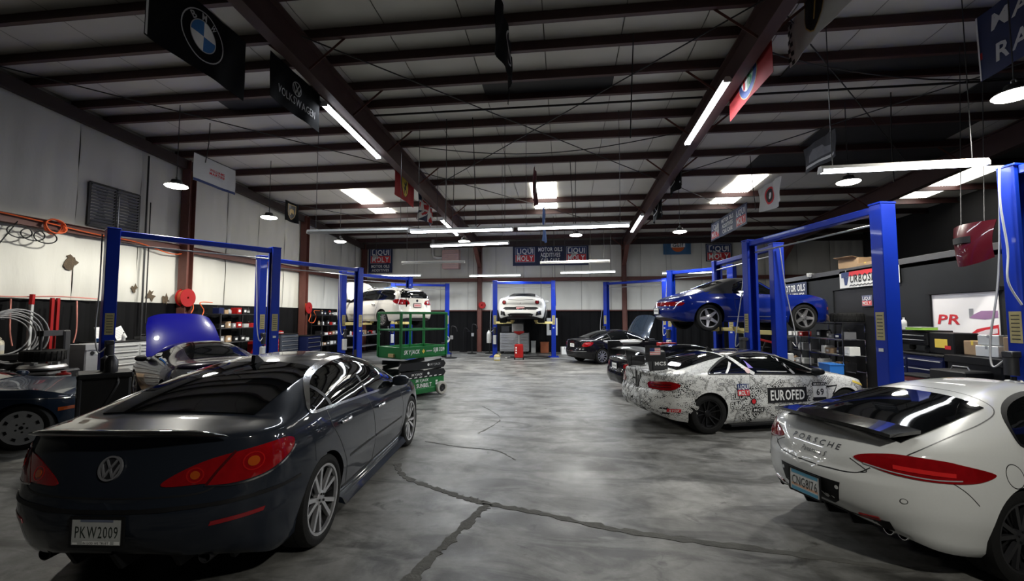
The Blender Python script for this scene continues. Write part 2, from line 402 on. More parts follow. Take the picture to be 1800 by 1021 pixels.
# roof
cl = MB(); cl.add([(XL, YF, zr(YF) + .05), (XR, YF, zr(YF) + .05), (XR, YB, zr(YB) + .05), (XL, YB, zr(YB) + .05), (XL, YF, zr(YF) + .15), (XR, YF, zr(YF) + .15), (XR, YB, zr(YB) + .15), (XL, YB, zr(YB) + .15)], [(0, 1, 2, 3), (7, 6, 5, 4), (0, 4, 5, 1), (1, 5, 6, 2), (2, 6, 7, 3), (3, 7, 4, 0)])
ceiling = tag(cl.build('ceiling', SEAM), kind='structure')
PY = [-2.2, -.9, .4, 1.7, 2.9, 4.0, 4.9, 5.6, 6.15, 6.58 + .05, 7.3, 8.15, 8.82, 9.88, 10.75, 12.15, 13.6, 14.0, 15.75, 17.2, 18.5, 20.0, 21.6]
PY = [-2.4, -1.0, .4, 1.7, 2.9, 4.0, 4.9, 5.75, 6.62, 7.3, 8.15, 8.82, 9.88, 10.75, 12.15, 13.6, 15.75, 17.2, 18.5, 20.0, 21.5]
x = XL; k = 0
while x < XR - .05:
    w = min(1.3, XR - x); r = random.Random(k)
    ys = sorted(PY + [(a + b_) / 2 for a, b_ in zip(PY[:-1], PY[1:])] + [YF, YB])
    def fn(u, v, x=x, w=w, ys=ys):
        yy = ys[min(int(round(v * (len(ys) - 1))), len(ys) - 1)]; sag = .035 if (yy not in PY and YF < yy < YB) else 0
        return (x + .008 + (w - .016) * u, yy, zr(yy) + .012 - sag * (.6 + .4 * math.sin(math.pi * u)))
    b = MB(); b.grid(fn, 4, len(ys) - 1); b.build('roof_panel', ROOFI, ceiling, 80, False); x += w; k += 1
PURL = mat('brown purlin paint', (.06, .024, .022), .5, var=.25, scale=5)
pm_ = None
for y in PY:
    if pm_ is None:
        b = MB(); L = XR - XL
        b.bar((-L / 2, 0, .1), (L / 2, 0, .1), .012, .2); b.bar((-L / 2, -.035, .006), (L / 2, -.035, .006), .08, .012); b.bar((-L / 2, .035, .194), (L / 2, .035, .194), .08, .012); b.bar((-L / 2, -.072, .02), (L / 2, -.072, .02), .008, .035)
        o = b.build('purlin', PURL, ceiling); pm_ = o.data
    else: o = link('purlin', pm_, ceiling)
    o.location = ((XL + XR) / 2, y, zp(y))
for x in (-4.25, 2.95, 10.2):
    b = ibeam((x, YF, zp(YF) - .27), (x, YB - .45, zp(YB - .45) - .27), .54, .2, .02); b.build('rafter', mat('shade-darkened rafter paint', (.05, .021, .019), .6, var=.25), ceiling)  # red oxide paint darkened: the dimmer light up here is in the colour
    kn = MB(); kn.prism([(YB - .15, zp(YB) - .02), (YB - 1.6, zp(YB - 1.6) - .5), (YB - .3, zp(YB) - 1.3), (YB - .15, zp(YB) - 1.3)], -.012, .012, lambda a, z, d, x=x: (x + d, a, z)); kn.bar((x, YB - 1.6, zp(YB - 1.6) - .5), (x, YB - .3, zp(YB) - 1.3), .2, .02); kn.build('knee_gusset', STEELR, ceiling)
    for i, y in enumerate(PY[8::2]):
        for s_ in (-1, 1):
            f = MB(); f.bar((x + s_ * .7, y, zp(y) + .03), (x + s_ * .06, y, zp(y) - .48), .04, .006, up=(0, 1, 0)); f.build('flange_brace', STEELR, ceiling)
e_ = MB(); e_.box(((XL + XR) / 2, YB - .28, zp(YB) - .12), (XR - XL, .1, .26)); e_.build('eave_beam', mat('dark eave paint', (.03, .018, .016), .6), ceiling)
e_ = MB(); e_.bar((XL + .2, YF, zp(YF) - .12), (XL + .2, YB, zp(YB) - .12), .12, .26); e_.build('end_beam', MATS['dark eave paint'], ceiling)
for (x0, x1, y0, y1) in ((-1.6, 1.0, 8.17, 8.80), (4.2, 7.8, 8.17, 8.80), (-7.4, -5.2, 8.17, 8.80), (6.2, 9.6, 10.8, 12.1), (5.4, 14.0, 12.2, 13.5), (8.2, 14.0, 8.9, 9.8)):
    b = MB(); b.prism([(x0, y0), (x1, y0), (x1, y1), (x0, y1)], -.05, -.03, lambda a, c, d: (a, c, zr(c) + d)); b.build('dark_roof_patch', mat('black patched facing', (.03, .03, .032), .6), ceiling)
SKY = mat('skylight sheet', (.9, .9, .88), .5, var=.05, emit=SKY_E, ecol=(1, .97, .9))
for xs in (-7.22, -.66, 5.9, 12.4):
    s_ = MB(); n = 20
    s_.grid(lambda u, v, xs=xs: (xs + (u - .5) * .85, 14.15 + 2.85 * v, zr(14.15 + 2.85 * v) - .045 + (.012 if int(u * n) % 2 else 0)), n, 2); tag(s_.build('window_skylight', SKY, ceiling, None, False))
# bracing rods, sprinkler pipe and hanging wires under the roof
ROD = mat('dark rod', (.02, .018, .018), .5, var=.1)
def wire(name, pts, r, m, parent=ceiling): b = MB(); b.tube(pts, r, 6); return b.build(name, m, parent, 60)
for (a, b_) in (((-10.5, 6.2), (-4.3, 12.2)), ((-4.2, 12.2), (2.9, 20)), ((-4.2, 6.4), (2.9, 13.6)), ((2.9, 6.4), (-4.2, 13.6)), ((3, 6.4), (10, 13.6)), ((10, 6.4), (3, 13.6)), ((3, 13.6), (10, 21)), ((-10.5, 14), (-4.3, 21))):
    wire('brace_rod', [(a[0], a[1], zp(a[1]) - .06), (b_[0], b_[1], zp(b_[1]) - .06)], .012, ROD)
wire('sprinkler_pipe', [(-4.1, 8.95, zp(9) - .07), (2.8, 8.95, zp(9) - .07)], .022, ROD); wire('sprinkler_pipe', [(3.1, 8.95, zp(9) - .07), (10, 8.95, zp(9) - .07)], .022, ROD)
for i, (x, y, z) in enumerate(((-2.6, 9.4, 3.75), (-2.0, 9.4, 3.75), (1.15, 7.0, 4.6), (.35, 12, 3.9), (.2, 12, 3.9), (-3.1, 12.1, 4.2), (1.0, 16, 3.2), (5.0, 12.2, 4.6), (6.5, 9.3, 4.4), (-8.1, 9.0, 5.3), (-.4, 17.5, 2.2), (-.9, 17.5, 2.2), (7.4, 7.1, 3.2))):
    wire('hanging_wire', [(x, y, zp(y)), (x + .05 * math.sin(i * 2.), y + .03, (zp(y) + z) / 2), (x + .1 * math.sin(i * 2.), y, z)], .010, ROD)
wire('drooping_cable', [(-3.9 + 6.6 * t, 10.6, zp(10.6) - .35 * math.sin(math.pi * t) - .02) for t in np.linspace(0, 1, 13)], .012, ROD)
wire('drooping_cable', [(3.2 + 6.2 * t, 7.5 + 1.2 * t, zp(8) - .45 * math.sin(math.pi * t) ** .7) for t in np.linspace(0, 1, 13)], .012, ROD)
# ---- office block on the right
OX = 6.85
off_b = mat('black office board', (.012, .013, .0145), .55, var=.15, spec=.2)
o_ = MB()
for (y0, y1, z0, z1) in ((14.6, 12.1, 0, 2.82), (10.6, 3.4, 0, 2.82), (12.1, 10.6, 2.42, 2.82)):
    o_.box((OX + .06, (y0 + y1) / 2, (z0 + z1) / 2), (.12, abs(y1 - y0), z1 - z0))
o_.box((OX + 2, 9.0, 2.78), (4, 11.2, .08)); o_.box((OX + 2, 14.55, 1.4), (4, .1, 2.8))
wall_office = tag(o_.build('wall_office', off_b), kind='structure')
cp_ = MB()
for k in range(7): cp_.box((OX - .01, 3.5 + 1.6 * k + .78, 2.87), (.06, 1.585, .12), bev=.006)
cp_.build('parapet_trim', mat('grey parapet', (.06, .06, .064), .45, .2), wall_office)
d_ = MB(); d_.box((OX + .05, 11.35, 1.21), (.05, 1.46, 2.40)); dd = tag(d_.build('door_1', mat('dark grey door', (.014, .014, .016), .5, spec=.2)), kind='structure')
h_ = MB(); h_.box((OX, 11.95, 1.05), (.05, .03, .16), bev=.008); h_.build('door_handle', GALV, dd)
tr = MB(); tr.box((OX - .03, 8.43, 2.20), (.06, 1.45, .06)); tr.box((OX - .03, 9.07, 1.7), (.05, .05, .94)); tr.build('poster_rail', BLACK, wall_office)
def stamp(parent, name, V, fs, f, m, off): b = MB(); lay(b, V, fs, f, off); return b.build(name, m, parent, None, False)
pf = flat((OX - .012, 8.42, 1.71), (0, -1, 0), (0, 0, 1))
ps = MB(); V, fs = fill2d(rect(0, 0, 1.26, .90), .5); lay(ps, V, fs, pf, .008, .012); poster = tag(ps.build('wall_poster', mat('poster paper', (.85, .82, .82), .5, var=.03)), 'white poster with red PR letters and racing cars on the black office wall', 'poster')
V, fs = text2d('PR', .17, .46, 1, .1, .25); stamp(poster, 'poster_lettering', V + np.array([-.29, .0]), fs, pf, REDP, .012)
V, fs = fill2d([(.05, -.40), (.08, -.28), (.25, -.16), (.45, -.12), (.62, -.08), (.62, -.40), (.4, -.44)], .3); stamp(poster, 'printed_car', V, fs, pf, REDP, .012)
V, fs = fill2d([(.2, -.24), (.4, -.17), (.6, -.14), (.6, -.22), (.35, -.26)], .3); stamp(poster, 'printed_glass', V, fs, pf, mat('pale print', (.7, .6, .62), .5), .014)
V, fs = fill2d([(.12, .02), (.2, .08), (.34, .14), (.62, .14), (.62, .03), (.4, .0)], .3); stamp(poster, 'printed_car', V, fs, pf, mat('muted violet print', (.3, .16, .3), .5), .012)
V, fs = fill2d(rect(.16, .1, .08, .16), .3); stamp(poster, 'printed_box', V, fs, pf, GRAYM, .011)
# ------------------------------------------------------------------ lamps
BAYLENS = mat('lit bay lens', (1, 1, .95), .4, emit=26, ecol=(1, .98, .88)); TUBEM = mat('lit tube', (1, 1, 1), .4, emit=22, ecol=(.86, .92, 1))
def bay_lamp(loc, label):
    t = thing('high_bay_lamp', label, 'lamp', loc, 0, 'round high-bay lamps under the roof')
    b = MB(); b.lathe([(.0, .15), (.09, .14), (.11, .08), (.19, .045), (.2, .02), (.2, .01), (0, .01)], n=28); b.build('housing', DARKST, t, 40)
    b = MB(); b.lathe([(.0, -.035), (.12, -.028), (.19, -.008), (.21, .012), (.2, .022), (0, .022)], n=28); b.build('lens', BAYLENS, t, 40)
    b = MB(); b.cyl((0, 0, .15), (0, 0, zp(loc[1]) - loc[2]), .008, 6); b.build('cable', DARKST, t); b = MB(); b.tube([(.03 * math.cos(a), 0, .18 + .03 * math.sin(a)) for a in np.linspace(0, 6.283, 13)[:-1]], .008, 6, closed=True); b.build('hook', GALV, t)
    l = bpy.data.lights.new('bay', 'SPOT'); l.energy = BAY_W * 6; l.spot_size = R(162); l.spot_blend = .45; l.shadow_soft_size = .18; l.color = (1, .97, .88)
    o = bpy.data.objects.new('bay_light', l); COL.objects.link(o); o.parent = t; o.location = (0, 0, -.05)
for p, lb in (((-8.12, 8.22, 4.5), 'lit round high-bay lamp by the left wall beside the striped white banner'), ((-8.13, 11.17, 4.5), 'lit round high-bay lamp by the left wall beside the shield flag'), ((-8.13, 15.08, 4.5), 'lit round high-bay lamp nearest the back left corner'),
              ((-3.61, 15.6, 4.5), 'lit round high-bay lamp above the crossed tube fixtures near the left roof beam'), ((.42, 14.84, 4.5), 'lit round high-bay lamp above the long blue banner on the back wall'), ((3.76, 14.63, 4.5), 'lit round high-bay lamp above the small blue oil flag'),
              ((5.82, 9.59, 4.5), 'lit round high-bay lamp under the long white tube fixture'), ((5.6, 6.0, 4.5), 'large lit round high-bay lamp in the upper right corner of the view'), ((2.5, -.2, 4.5), 'lit round high-bay lamp overhead behind the white fastback')):
    bay_lamp(p, lb)
def tube_lamp(p, q, label, lit=True, hang=True, power=1.):
    p, q = Vector(p), Vector(q); c = (p + q) / 2; d = q - p; L = d.length; rz = math.atan2(d.y, d.x); pitch = math.asin(d.z / L)
    t = thing('tube_light', label, 'lamp', c, rz, 'fluorescent tube fixtures'); t.rotation_euler = (0, -pitch, rz)
    b = MB(); b.prism([(-.07, 0), (.07, 0), (.035, .055), (-.035, .055)], -L / 2, L / 2, lambda a, z, s_: (s_, a, z)); b.build('housing', WHITEP if lit else LGRAY, t)
    for s_ in (-1, 1):
        b = MB(); b.cyl((-L / 2 + .02, s_ * .035, -.022), (L / 2 - .02, s_ * .035, -.022), .016, 8); b.build('tube', TUBEM if lit else mat('unlit tube', (.6, .6, .6), .3), t, 50)
        b = MB(); b.box((s_ * (L / 2 - .01), 0, -.015), (.02, .13, .05)); b.build('end_cap', WHITEP, t)
    if hang:
        for s_ in (-.42, .42):
            b = MB(); z1 = zp(c.y) - c.z; b.cyl((s_ * L, 0, .05), (s_ * L, 0, z1), .006, 6); b.build('hanger', DARKST, t)
    if lit:
        l = bpy.data.lights.new('tube', 'AREA'); l.shape = 'RECTANGLE'; l.size = L; l.size_y = .1; l.energy = TUBE_W * power; l.color = (.86, .92, 1)
        o = bpy.data.objects.new('tube_lamp_light', l); COL.objects.link(o); o.parent = t; o.location = (0, 0, -.06)
tube_lamp((-4.43, 7.5, 5.73), (-4.43, 9.95, 5.61), 'lit tube fixture along the left roof beam below the black emblem banner', hang=False); tube_lamp((-4.45, 15.5, 5.33), (-4.45, 17.9, 5.21), 'lit tube fixture along the left roof beam beside the union flag', hang=False)
tube_lamp((2.76, 7.5, 5.73), (2.76, 9.95, 5.61), 'lit tube fixture along the right roof beam beside the red crest flag', hang=False); tube_lamp((2.76, 15.6, 5.33), (2.76, 18.0, 5.21), 'lit tube fixture at the far end of the right roof beam', hang=False)
tube_lamp((-3.47, 9.58, 3.7), (-1.1, 9.54, 3.7), 'lit tube fixture hanging mid-hall, left one of the joined pair'); tube_lamp((-1.0, 9.5, 3.7), (1.4, 9.42, 3.7), 'lit tube fixture hanging mid-hall, right one of the joined pair')
tube_lamp((-6.0, 9.62, 3.75), (-3.55, 9.68, 3.75), 'unlit tube fixture hanging left of the lit joined pair', False); tube_lamp((-3.8, 12.18, 3.8), (-1.5, 11.9, 3.8), 'lit tube fixture hanging behind and below the joined pair')
tube_lamp((-5.8, 15.16, 3.7), (-3.47, 15.11, 3.7), 'unlit tube fixture in front of the pink heater panel', False); tube_lamp((-.83, 15.75, 3.7), (1.61, 15.55, 3.7), 'unlit tube fixture in front of the long blue banner', False)
tube_lamp((-8.5, 18.6, 3.6), (-6.3, 18.8, 3.6), 'lit tube fixture above the white estate car', power=4); tube_lamp((-4.21, 19.3, 3.6), (-1.86, 19.1, 3.6), 'lit tube fixture above the left post of the white sports car lift', power=4)
tube_lamp((-.13, 18.3, 3.6), (2.1, 18.15, 3.6), 'lit tube fixture right of the white sports car lift', power=4); tube_lamp((4.12, 19.0, 3.6), (6.3, 18.7, 3.6), 'lit tube fixture behind the blue lift posts by the back wall', power=4); tube_lamp((3.58, 6.5, 3.8), (5.6, 6.42, 3.8), 'long white lit tube fixture hanging at upper right')
# ------------------------------------------------------------------ cars
SIDE = [(0, .90), (.06, .945), (.2, .97), (.42, 1.0), (.62, .997), (.8, .985), (.92, .962), (1, .93)]
def car_section(sp, x):
    g = lambda k: float(pchip(*zip(*sp[k]), x))
    return g('half'), g('bot'), g('belt'), g('top')
def upper_pt(sp, x, th):
    w, zb, zs, zt = car_section(sp, x); h = zt - zs
    n = sp.get('n0', 2.2) + min(max(h, 0) / .42, 1) * sp.get('n1', .9)
    cy = max(math.cos(th), 0) ** (2 / n); sz = max(math.sin(th), 0) ** (2 / n)
    k = sp.get('tumble', .2) * min(max(h, 0) / .42, 1)
    return w * .93 * (1 - k * sz) * cy, zs + h * sz
def car_mesh(sp):
    xr, xf = sp['x']; Rr, Rf = sp.get('Rp', (.42, .5)); nr, nf = sp.get('np', (2.6, 2.3)); Rz = sp.get('Rz', (.07, .09))
    t = np.linspace(0, 1, 26); dr = Rr * (1 - np.cos(t * math.pi / 2)) ** 1.3; df = Rf * (1 - np.cos(t * math.pi / 2)) ** 1.3
    xs = np.concatenate([xr + dr, np.arange(xr + Rr + .035, xf - Rf, .035), (xf - df)[::-1]])
    rows = []; st = np.linspace(0, 1, 17); th = np.linspace(0, math.pi / 2, 20)[1:]
    side = sp.get('side', SIDE); sy_ = pchip(*zip(*side), st)
    for x in xs:
        w, zb, zs, zt = car_section(sp, x)
        Y = [0, .4 * w, .72 * w]; Z = [zb, zb, zb]
        for tt, yy in zip(st, sy_):
            z = zb + (zs - zb) * tt; y = w * yy
            for xw, fl in sp.get('flare', []):
                y += fl * math.exp(-((x - xw) / .45) ** 2) * math.exp(-((z - .62) / .26) ** 2)
            Y.append(y); Z.append(z)
        y0 = Y[-1]
        for a in th:
            y, z = upper_pt(sp, x, a); Y.append(y * (y0 / (w * .93)) ** (math.cos(a) ** 2)); Z.append(z)
        Y, Z = np.array(Y), np.array(Z); X = np.full_like(Y, x)
        for (d, Rp, n, rz, prof, sg) in ((x - xr, Rr, nr, Rz[0], sp.get('rprof'), 1), (xf - x, Rf, nf, Rz[1], sp.get('fprof'), -1)):
            if d < Rp:
                Y = Y * (1 - max(1 - d / Rp, 0) ** n) ** (1 / n)
            zc = .5 * (zb + max(zs, .5 * (zs + zt)))
            if d < rz: Z = zc + (Z - zc) * (1 - max(1 - d / rz, 0) ** 2.4) ** (1 / 2.4)
            if prof is not None and d < .5:
                X = X + sg * pchip(*zip(*prof), Z) * (1 - d / .5) ** 1.5
        rows.append(np.stack([X, Y, Z], 1))
    P = np.array(rows); k = P.shape[1]; nS = len(rows)
    full = np.concatenate([P, (P * np.array([1, -1, 1]))[:, ::-1][:, 1:-1]], 1); K = full.shape[1]
    vs_ = full.reshape(-1, 3); fs = []
    for i in range(nS - 1):
        for j in range(K): fs.append((i * K + j, i * K + (j + 1) % K, (i + 1) * K + (j + 1) % K, (i + 1) * K + j))
    fs += [tuple(range(K))[::-1], tuple(range((nS - 1) * K, nS * K))]
    me = bpy.data.meshes.new('body'); me.from_pydata([tuple(p) for p in vs_], [], fs)
    bm = bmesh.new(); bm.from_mesh(me)
    bmesh.ops.remove_doubles(bm, verts=bm.verts, dist=.0004)
    bmesh.ops.recalc_face_normals(bm, faces=bm.faces); bm.to_mesh(me)
    bvh = BVHTree.FromBMesh(bm); bm.free()
    return me, bvh

def spoke(mb, r0, r1, w0, w1, a, y0, y1, th, mi=0, lean=0.):
    """a tapered spoke in the wheel plane (axis y)"""
    c, s_ = math.cos(a), math.sin(a); n = 5; A = []; B = []
    for i in range(n + 1):
        t = i / n; r = r0 + (r1 - r0) * t; w = (w0 + (w1 - w0) * t) / 2; y = y0 + (y1 - y0) * t ** 1.6; l = lean * t
        for sg in (-1, 1):
            q = w * sg + l; A.append((r * c - q * s_, y, r * s_ + q * c)); B.append((r * c - q * s_ * 1.1, y + th, r * s_ + q * c * 1.1))
    k = len(A); fs = []
    for i in range(n):
        a0 = 2 * i; fs += [(a0, a0 + 1, a0 + 3, a0 + 2), (k + a0, k + a0 + 2, k + a0 + 3, k + a0 + 1), (a0, a0 + 2, k + a0 + 2, k + a0), (a0 + 1, k + a0 + 1, k + a0 + 3, a0 + 3)]
    mb.add(A + B, fs, mi)
WH = {}
def wheel_meshes(style, Rt, tw, Rr, face, dark):
    key = (style, Rt, tw, Rr, face.name)
    if key in WH: return WH[key]
    hw = tw / 2; t = MB()
    t.lathe([(Rr - .004, -hw * .88), (Rr + .012, -hw * .99), (Rt - .05, -hw * 1.03), (Rt - .014, -hw * .93), (Rt - .002, -hw * .74), (Rt, -hw * .3), (Rt - .004, -hw * .29), (Rt - .004, -hw * .25), (Rt, -hw * .24),
             (Rt, hw * .24), (Rt - .004, hw * .25), (Rt - .004, hw * .29), (Rt, hw * .3), (Rt - .002, hw * .74), (Rt - .014, hw * .93), (Rt - .05, hw * 1.03), (Rr + .012, hw * .99), (Rr - .004, hw * .88), (Rr - .02, 0)], n=48, axis='y', closed=True)
    r = MB(); yo = -hw * .9
    r.lathe([(Rr + .006, yo), (Rr + .004, yo - .006), (Rr - .014, yo - .004), (Rr - .018, yo + .02), (Rr - .004, yo + .02)], n=48, axis='y', closed=True)
    r.lathe([(Rr - .018, yo + .019), (Rr - .035, yo + .06), (Rr - .04, hw * .8), (Rr - .002, hw * .86), (Rr - .006, yo + .03)], n=48, axis='y', closed=True, mi=1)
    r.lathe([(0, yo + .085), (Rr - .036, yo + .085)], n=40, axis='y', mi=1)
    hub = lambda R_, y0, y1, mi=0: r.lathe([(0, y0), (R_ * .8, y0), (R_, y0 + .008), (R_, y1), (0, y1)], n=20, axis='y', mi=mi)
    R2 = Rr - .022
    if style == 'twin5':
        hub(.062, yo + .012, yo + .06)
        for k in range(5):
            a = R(90 + 72 * k)
            for sg in (-1, 1):
                spoke(r, .045, R2, .03, .034, a + sg * R(7), yo + .016, yo + .004, .03, 0, sg * .028)
        for k in range(5): spoke(r, .05, R2, .02, .022, R(90 + 36 + 72 * k), yo + .05, yo + .03, .02, 1)
    elif style == 'five':
        hub(.075, yo + .02, yo + .07)
        for k in range(5): spoke(r, .05, R2 + .012, .085, .05, R(90 + 72 * k), yo + .024, yo + .004, .035)
        for k in range(5): r.lathe([(0, yo + .016), (.009, yo + .016), (.009, yo + .04)], (.05 * math.cos(R(126 + 72 * k)), 0, .05 * math.sin(R(126 + 72 * k))), 8, 1, 'y')
    elif style == 'ten':
        hub(.06, yo + .01, yo + .06)
        for k in range(10): spoke(r, .04, R2 + .01, .045, .036, R(90 + 36 * k), yo + .014, yo + .006, .03)
    elif style == 'mesh':
        hub(.06, yo + .03, yo + .08)
        for k in range(10): spoke(r, .04, R2 + .012, .022, .02, R(90 + 36 * k), yo + .05, yo + .0, .03, 0, .018 * (1 if k % 2 else -1))
    elif style == 'dial':
        r.lathe([(0, yo + .004), (Rr * .3, yo + .002), (Rr * .66, yo - .006), (Rr * .66, yo + .02), (0, yo + .03)], n=40, axis='y')
        r.lathe([(Rr * .86, yo - .004), (Rr * .99, yo - .004), (Rr * .99, yo + .02), (Rr * .86, yo + .02)], n=40, axis='y', closed=True)
        r.lathe([(Rr * .6, yo + .03), (Rr * .95, yo + .03)], n=40, axis='y', mi=1)
        for k in range(8): spoke(r, Rr * .62, Rr * .9, .075, .1, R(22.5 + 45 * k), yo - .005, yo - .004, .02)
        for k in range(5):
            c = (.065 * math.cos(R(90 + 72 * k)), 0, .065 * math.sin(R(90 + 72 * k))); r.lathe([(0, yo - .007), (.013, yo - .007), (.013, yo + .01)], c, 10, 1, 'y')
        r.lathe([(0, yo - .012), (.024, yo - .01), (.026, yo + .01)], n=14, axis='y', mi=1)
    for k in range(5):
        if style in ('twin5', 'ten'): r.lathe([(0, yo + .004), (.009, yo + .004), (.009, yo + .03)], (.04 * math.cos(R(90 + 72 * k)), 0, .04 * math.sin(R(90 + 72 * k))), 8, 1, 'y')
    d = MB(); d.lathe([(.05, .0), (Rr * .74, .0), (Rr * .74, .028), (.05, .028)], n=32, axis='y', closed=True)
    d.lathe([(0, -.03), (Rr * .36, -.03), (Rr * .36, .0), (0, .0)], n=20, axis='y', closed=False)
    out = []
    for nm, m, mt in (('tyre', t, [RUB]), ('wheel', r, [face, dark]), ('brake_disc', d, [DARKST])):
        o = m.build(nm, mt, None, 35); out.append(o.data); bpy.data.objects.remove(o)
    WH[key] = out; return out

class Car:
    def __init__(s, name, label, loc, heading, sp, pm, group=None):
        s.sp = sp; s.pm = pm
        s.root = thing(name, label, 'car', loc, R(heading), group)
        if sp.get('scale'): s.root.scale = (sp['scale'],) * 3
        me, s.bvh = car_mesh(sp); s.me = me
        s.axles = sp['axles']; s.Rt = sp['wheel'][1]; s.arch()
    def arch(s):
        sp = s.sp; me = s.me; Ra = s.Rt + sp.get('gap', .035)
        b = bpy.data.objects.new('b', me); COL.objects.link(b); cut = MB()
        for xw in s.axles:
            for sg in (-1, 1):
                cut.cyl((xw, sg * (sp['track'] - .17), s.Rt + sp.get('lift', .0)), (xw, sg * 1.4, s.Rt + sp.get('lift', .0)), Ra, 48)
        c = cut.build('c', [BLACK])
        md = b.modifiers.new('b', 'BOOLEAN'); md.operation = 'DIFFERENCE'; md.object = c; md.solver = 'EXACT'
        dg = bpy.context.evaluated_depsgraph_get(); m2 = bpy.data.meshes.new_from_object(b.evaluated_get(dg))
        for o in (b, c):
            d = o.data; bpy.data.objects.remove(o); bpy.data.meshes.remove(d)
        m2.materials.clear(); m2.materials.append(s.pm); m2.materials.append(BLACK); m2.name = 'body'
        lowz = sp.get('sill', 0)
        for p in m2.polygons:
            c = p.center; p.material_index = 0
            for xw in s.axles:
                d = math.hypot(c.x - xw, c.z - s.Rt - sp.get('lift', 0))
                if d < Ra + .004 and abs(c.y) > sp['track'] - .2 and (d < Ra - .01 or abs(p.normal.y) < .5): p.material_index = 1
            if p.normal.z < -.75 and c.z < .4 or c.z < lowz: p.material_index = 1
        m2.polygons.foreach_set('use_smooth', [True] * len(m2.polygons)); m2.set_sharp_from_angle(angle=R(38)); m2.update()
        s.body = link('body', m2, s.root)
    def wheels(s, face, dark=BLACK, disc=None, steer=0., turn=0.):
        st, Rt, tw, Rr = s.sp['wheel']; T, W, D = wheel_meshes(st, Rt, tw, Rr, face, dark)
        for xw in s.axles:
            for sg in (-1, 1):
                w = link('wheel', W, s.root); w.location = (xw, sg * (s.sp['track'] - .0), Rt)
                w.rotation_euler = (0, R(turn + 20 * xw), (math.pi if sg > 0 else 0) + (R(steer) if xw > 0 else 0))
                link('tyre', T, w); d = link('brake_disc', D, w)
    def ray(s, o, d, off):
        h = s.bvh.ray_cast(Vector(o), Vector(d), 20)
        if h[0] is None: return None
        n = h[1]
        if n.dot(Vector(d)) > 0: n = -n
        return tuple(h[0] + n * off)
    def corner(s, phi, px=0., py=0., flip=False):
        p = R(phi); D = (math.cos(p), math.sin(p), 0); U = (math.sin(p), -math.cos(p))
        def f(u, z, off=0.):
            q = s.ray((px + U[0] * u - D[0] * 8, py + U[1] * u - D[1] * 8, z), D, off)
            return q if q is None or not flip else (q[0], -q[1], q[2])
        return f
    def side(s, left=False): return s.corner(90, flip=left)
    def rear(s): return s.corner(0)
    def front(s):
        def f(u, z, off=0.): return s.ray((8, u, z), (-1, 0, 0), off)
        return f
    def top(s):
        def f(x, y, off=0.): return s.ray((x, y, 4), (0, 0, -1), off)
        return f
    def patch(s, name, out, surf, m, off=.004, th=.012, g=.05, sm=False, parent=None, closed_sub=6, relax=0):
        o2 = smooth_loop(out, closed_sub) if sm else out
        V, fs = fill2d(o2, g); mb = MB(); lay(mb, V, fs, surf, off + (.004 if relax else 0), th + (.004 if relax else 0)); o = mb.build(name, m, parent or s.root, 40)
        if relax:
            bm = bmesh.new(); bm.from_mesh(o.data); n0 = len(V); bm.verts.ensure_lookup_table()
            bd = {v for e in bm.edges if e.calc_face_angle(0) > .6 for v in e.verts}
            fr = [v for v in bm.verts if v not in bd and not v.is_boundary]
            for _ in range(relax): bmesh.ops.smooth_vert(bm, verts=fr, factor=.5, use_axis_x=True, use_axis_y=True, use_axis_z=True)
            bm.to_mesh(o.data); bm.free()
        return o
    def both(s, name, out, phi, m, off=.004, th=.012, g=.05, sm=False, px=0., py=0.):
        return [s.patch(name, out, s.corner(phi, px, py, fl), m, off, th, g, sm) for fl in (False, True)]
    def line(s, name, pts, w, surf, m, off=.003, th=.005, sub=8, closed=False, parent=None):
        p = smooth_loop(pts, sub, closed) if sub else pts
        mb = MB(); lay_line(mb, p, w, surf, off, th, 0, closed); return mb.build(name, m, parent or s.root, 40)
    def blines(s, name, pts, w, m, phi=90, **k): return [s.line(name, pts, w, s.corner(phi, flip=fl), m, **k) for fl in (False, True)]
    def text(s, name, t, h, c, surf, m, ang=0., w=None, bold=1, shear=0., gap=.16, off=.004, parent=None, flip=False):
        V, fs = text2d(t, h, w, bold, gap, shear)
        if flip: V = V * np.array([-1, 1])
        V = rot2(V, R(ang)) + np.array(c); mb = MB(); lay(mb, V, fs, surf, off, 0); return mb.build(name, m, parent or s.root, None, False)
    def zf(s, x, f):
        w, zb, zs, zt = car_section(s.sp, x); return zs + f * (zt - zs)
    def cant(s, x, a=52): return upper_pt(s.sp, x, R(a))[0]
    def dlo(s, pts): return [(x, s.zf(x, f)) for x, f in pts]
    def windows(s, dlo, rear, wind, pillars=(), trim=None, gm=None, ins=.05, a=55):
        """dlo: list of (x, height fraction); rear and wind: (x0, x1) of the two screens"""
        gm = gm or GLASS; d = smooth_loop(s.dlo(dlo), 5)
        for fl in (False, True):
            w = s.patch('side_window', d, s.side(fl), gm, .004, .01, .05)
            for p in pillars: s.line('window_pillar', s.dlo(p), .05, s.side(fl), BLACK, .007, .004, 4, parent=w)
            if trim: s.line('window_trim', d, .022, s.side(fl), trim, .008, .006, 0, True, parent=w)
        for nm, (x0, x1) in (('rear_window', rear), ('windshield', wind)):
            X = np.linspace(x0, x1, 14); Yw = [max(s.cant(x, a) - ins, .2) for x in X]
            e = .05
            o = [(x, y) for x, y in zip(X, Yw)] + [(x, -y) for x, y in zip(X[::-1], Yw[::-1])]
            s.patch(nm, o, s.top(), gm, .004, .01, .06, relax=8)
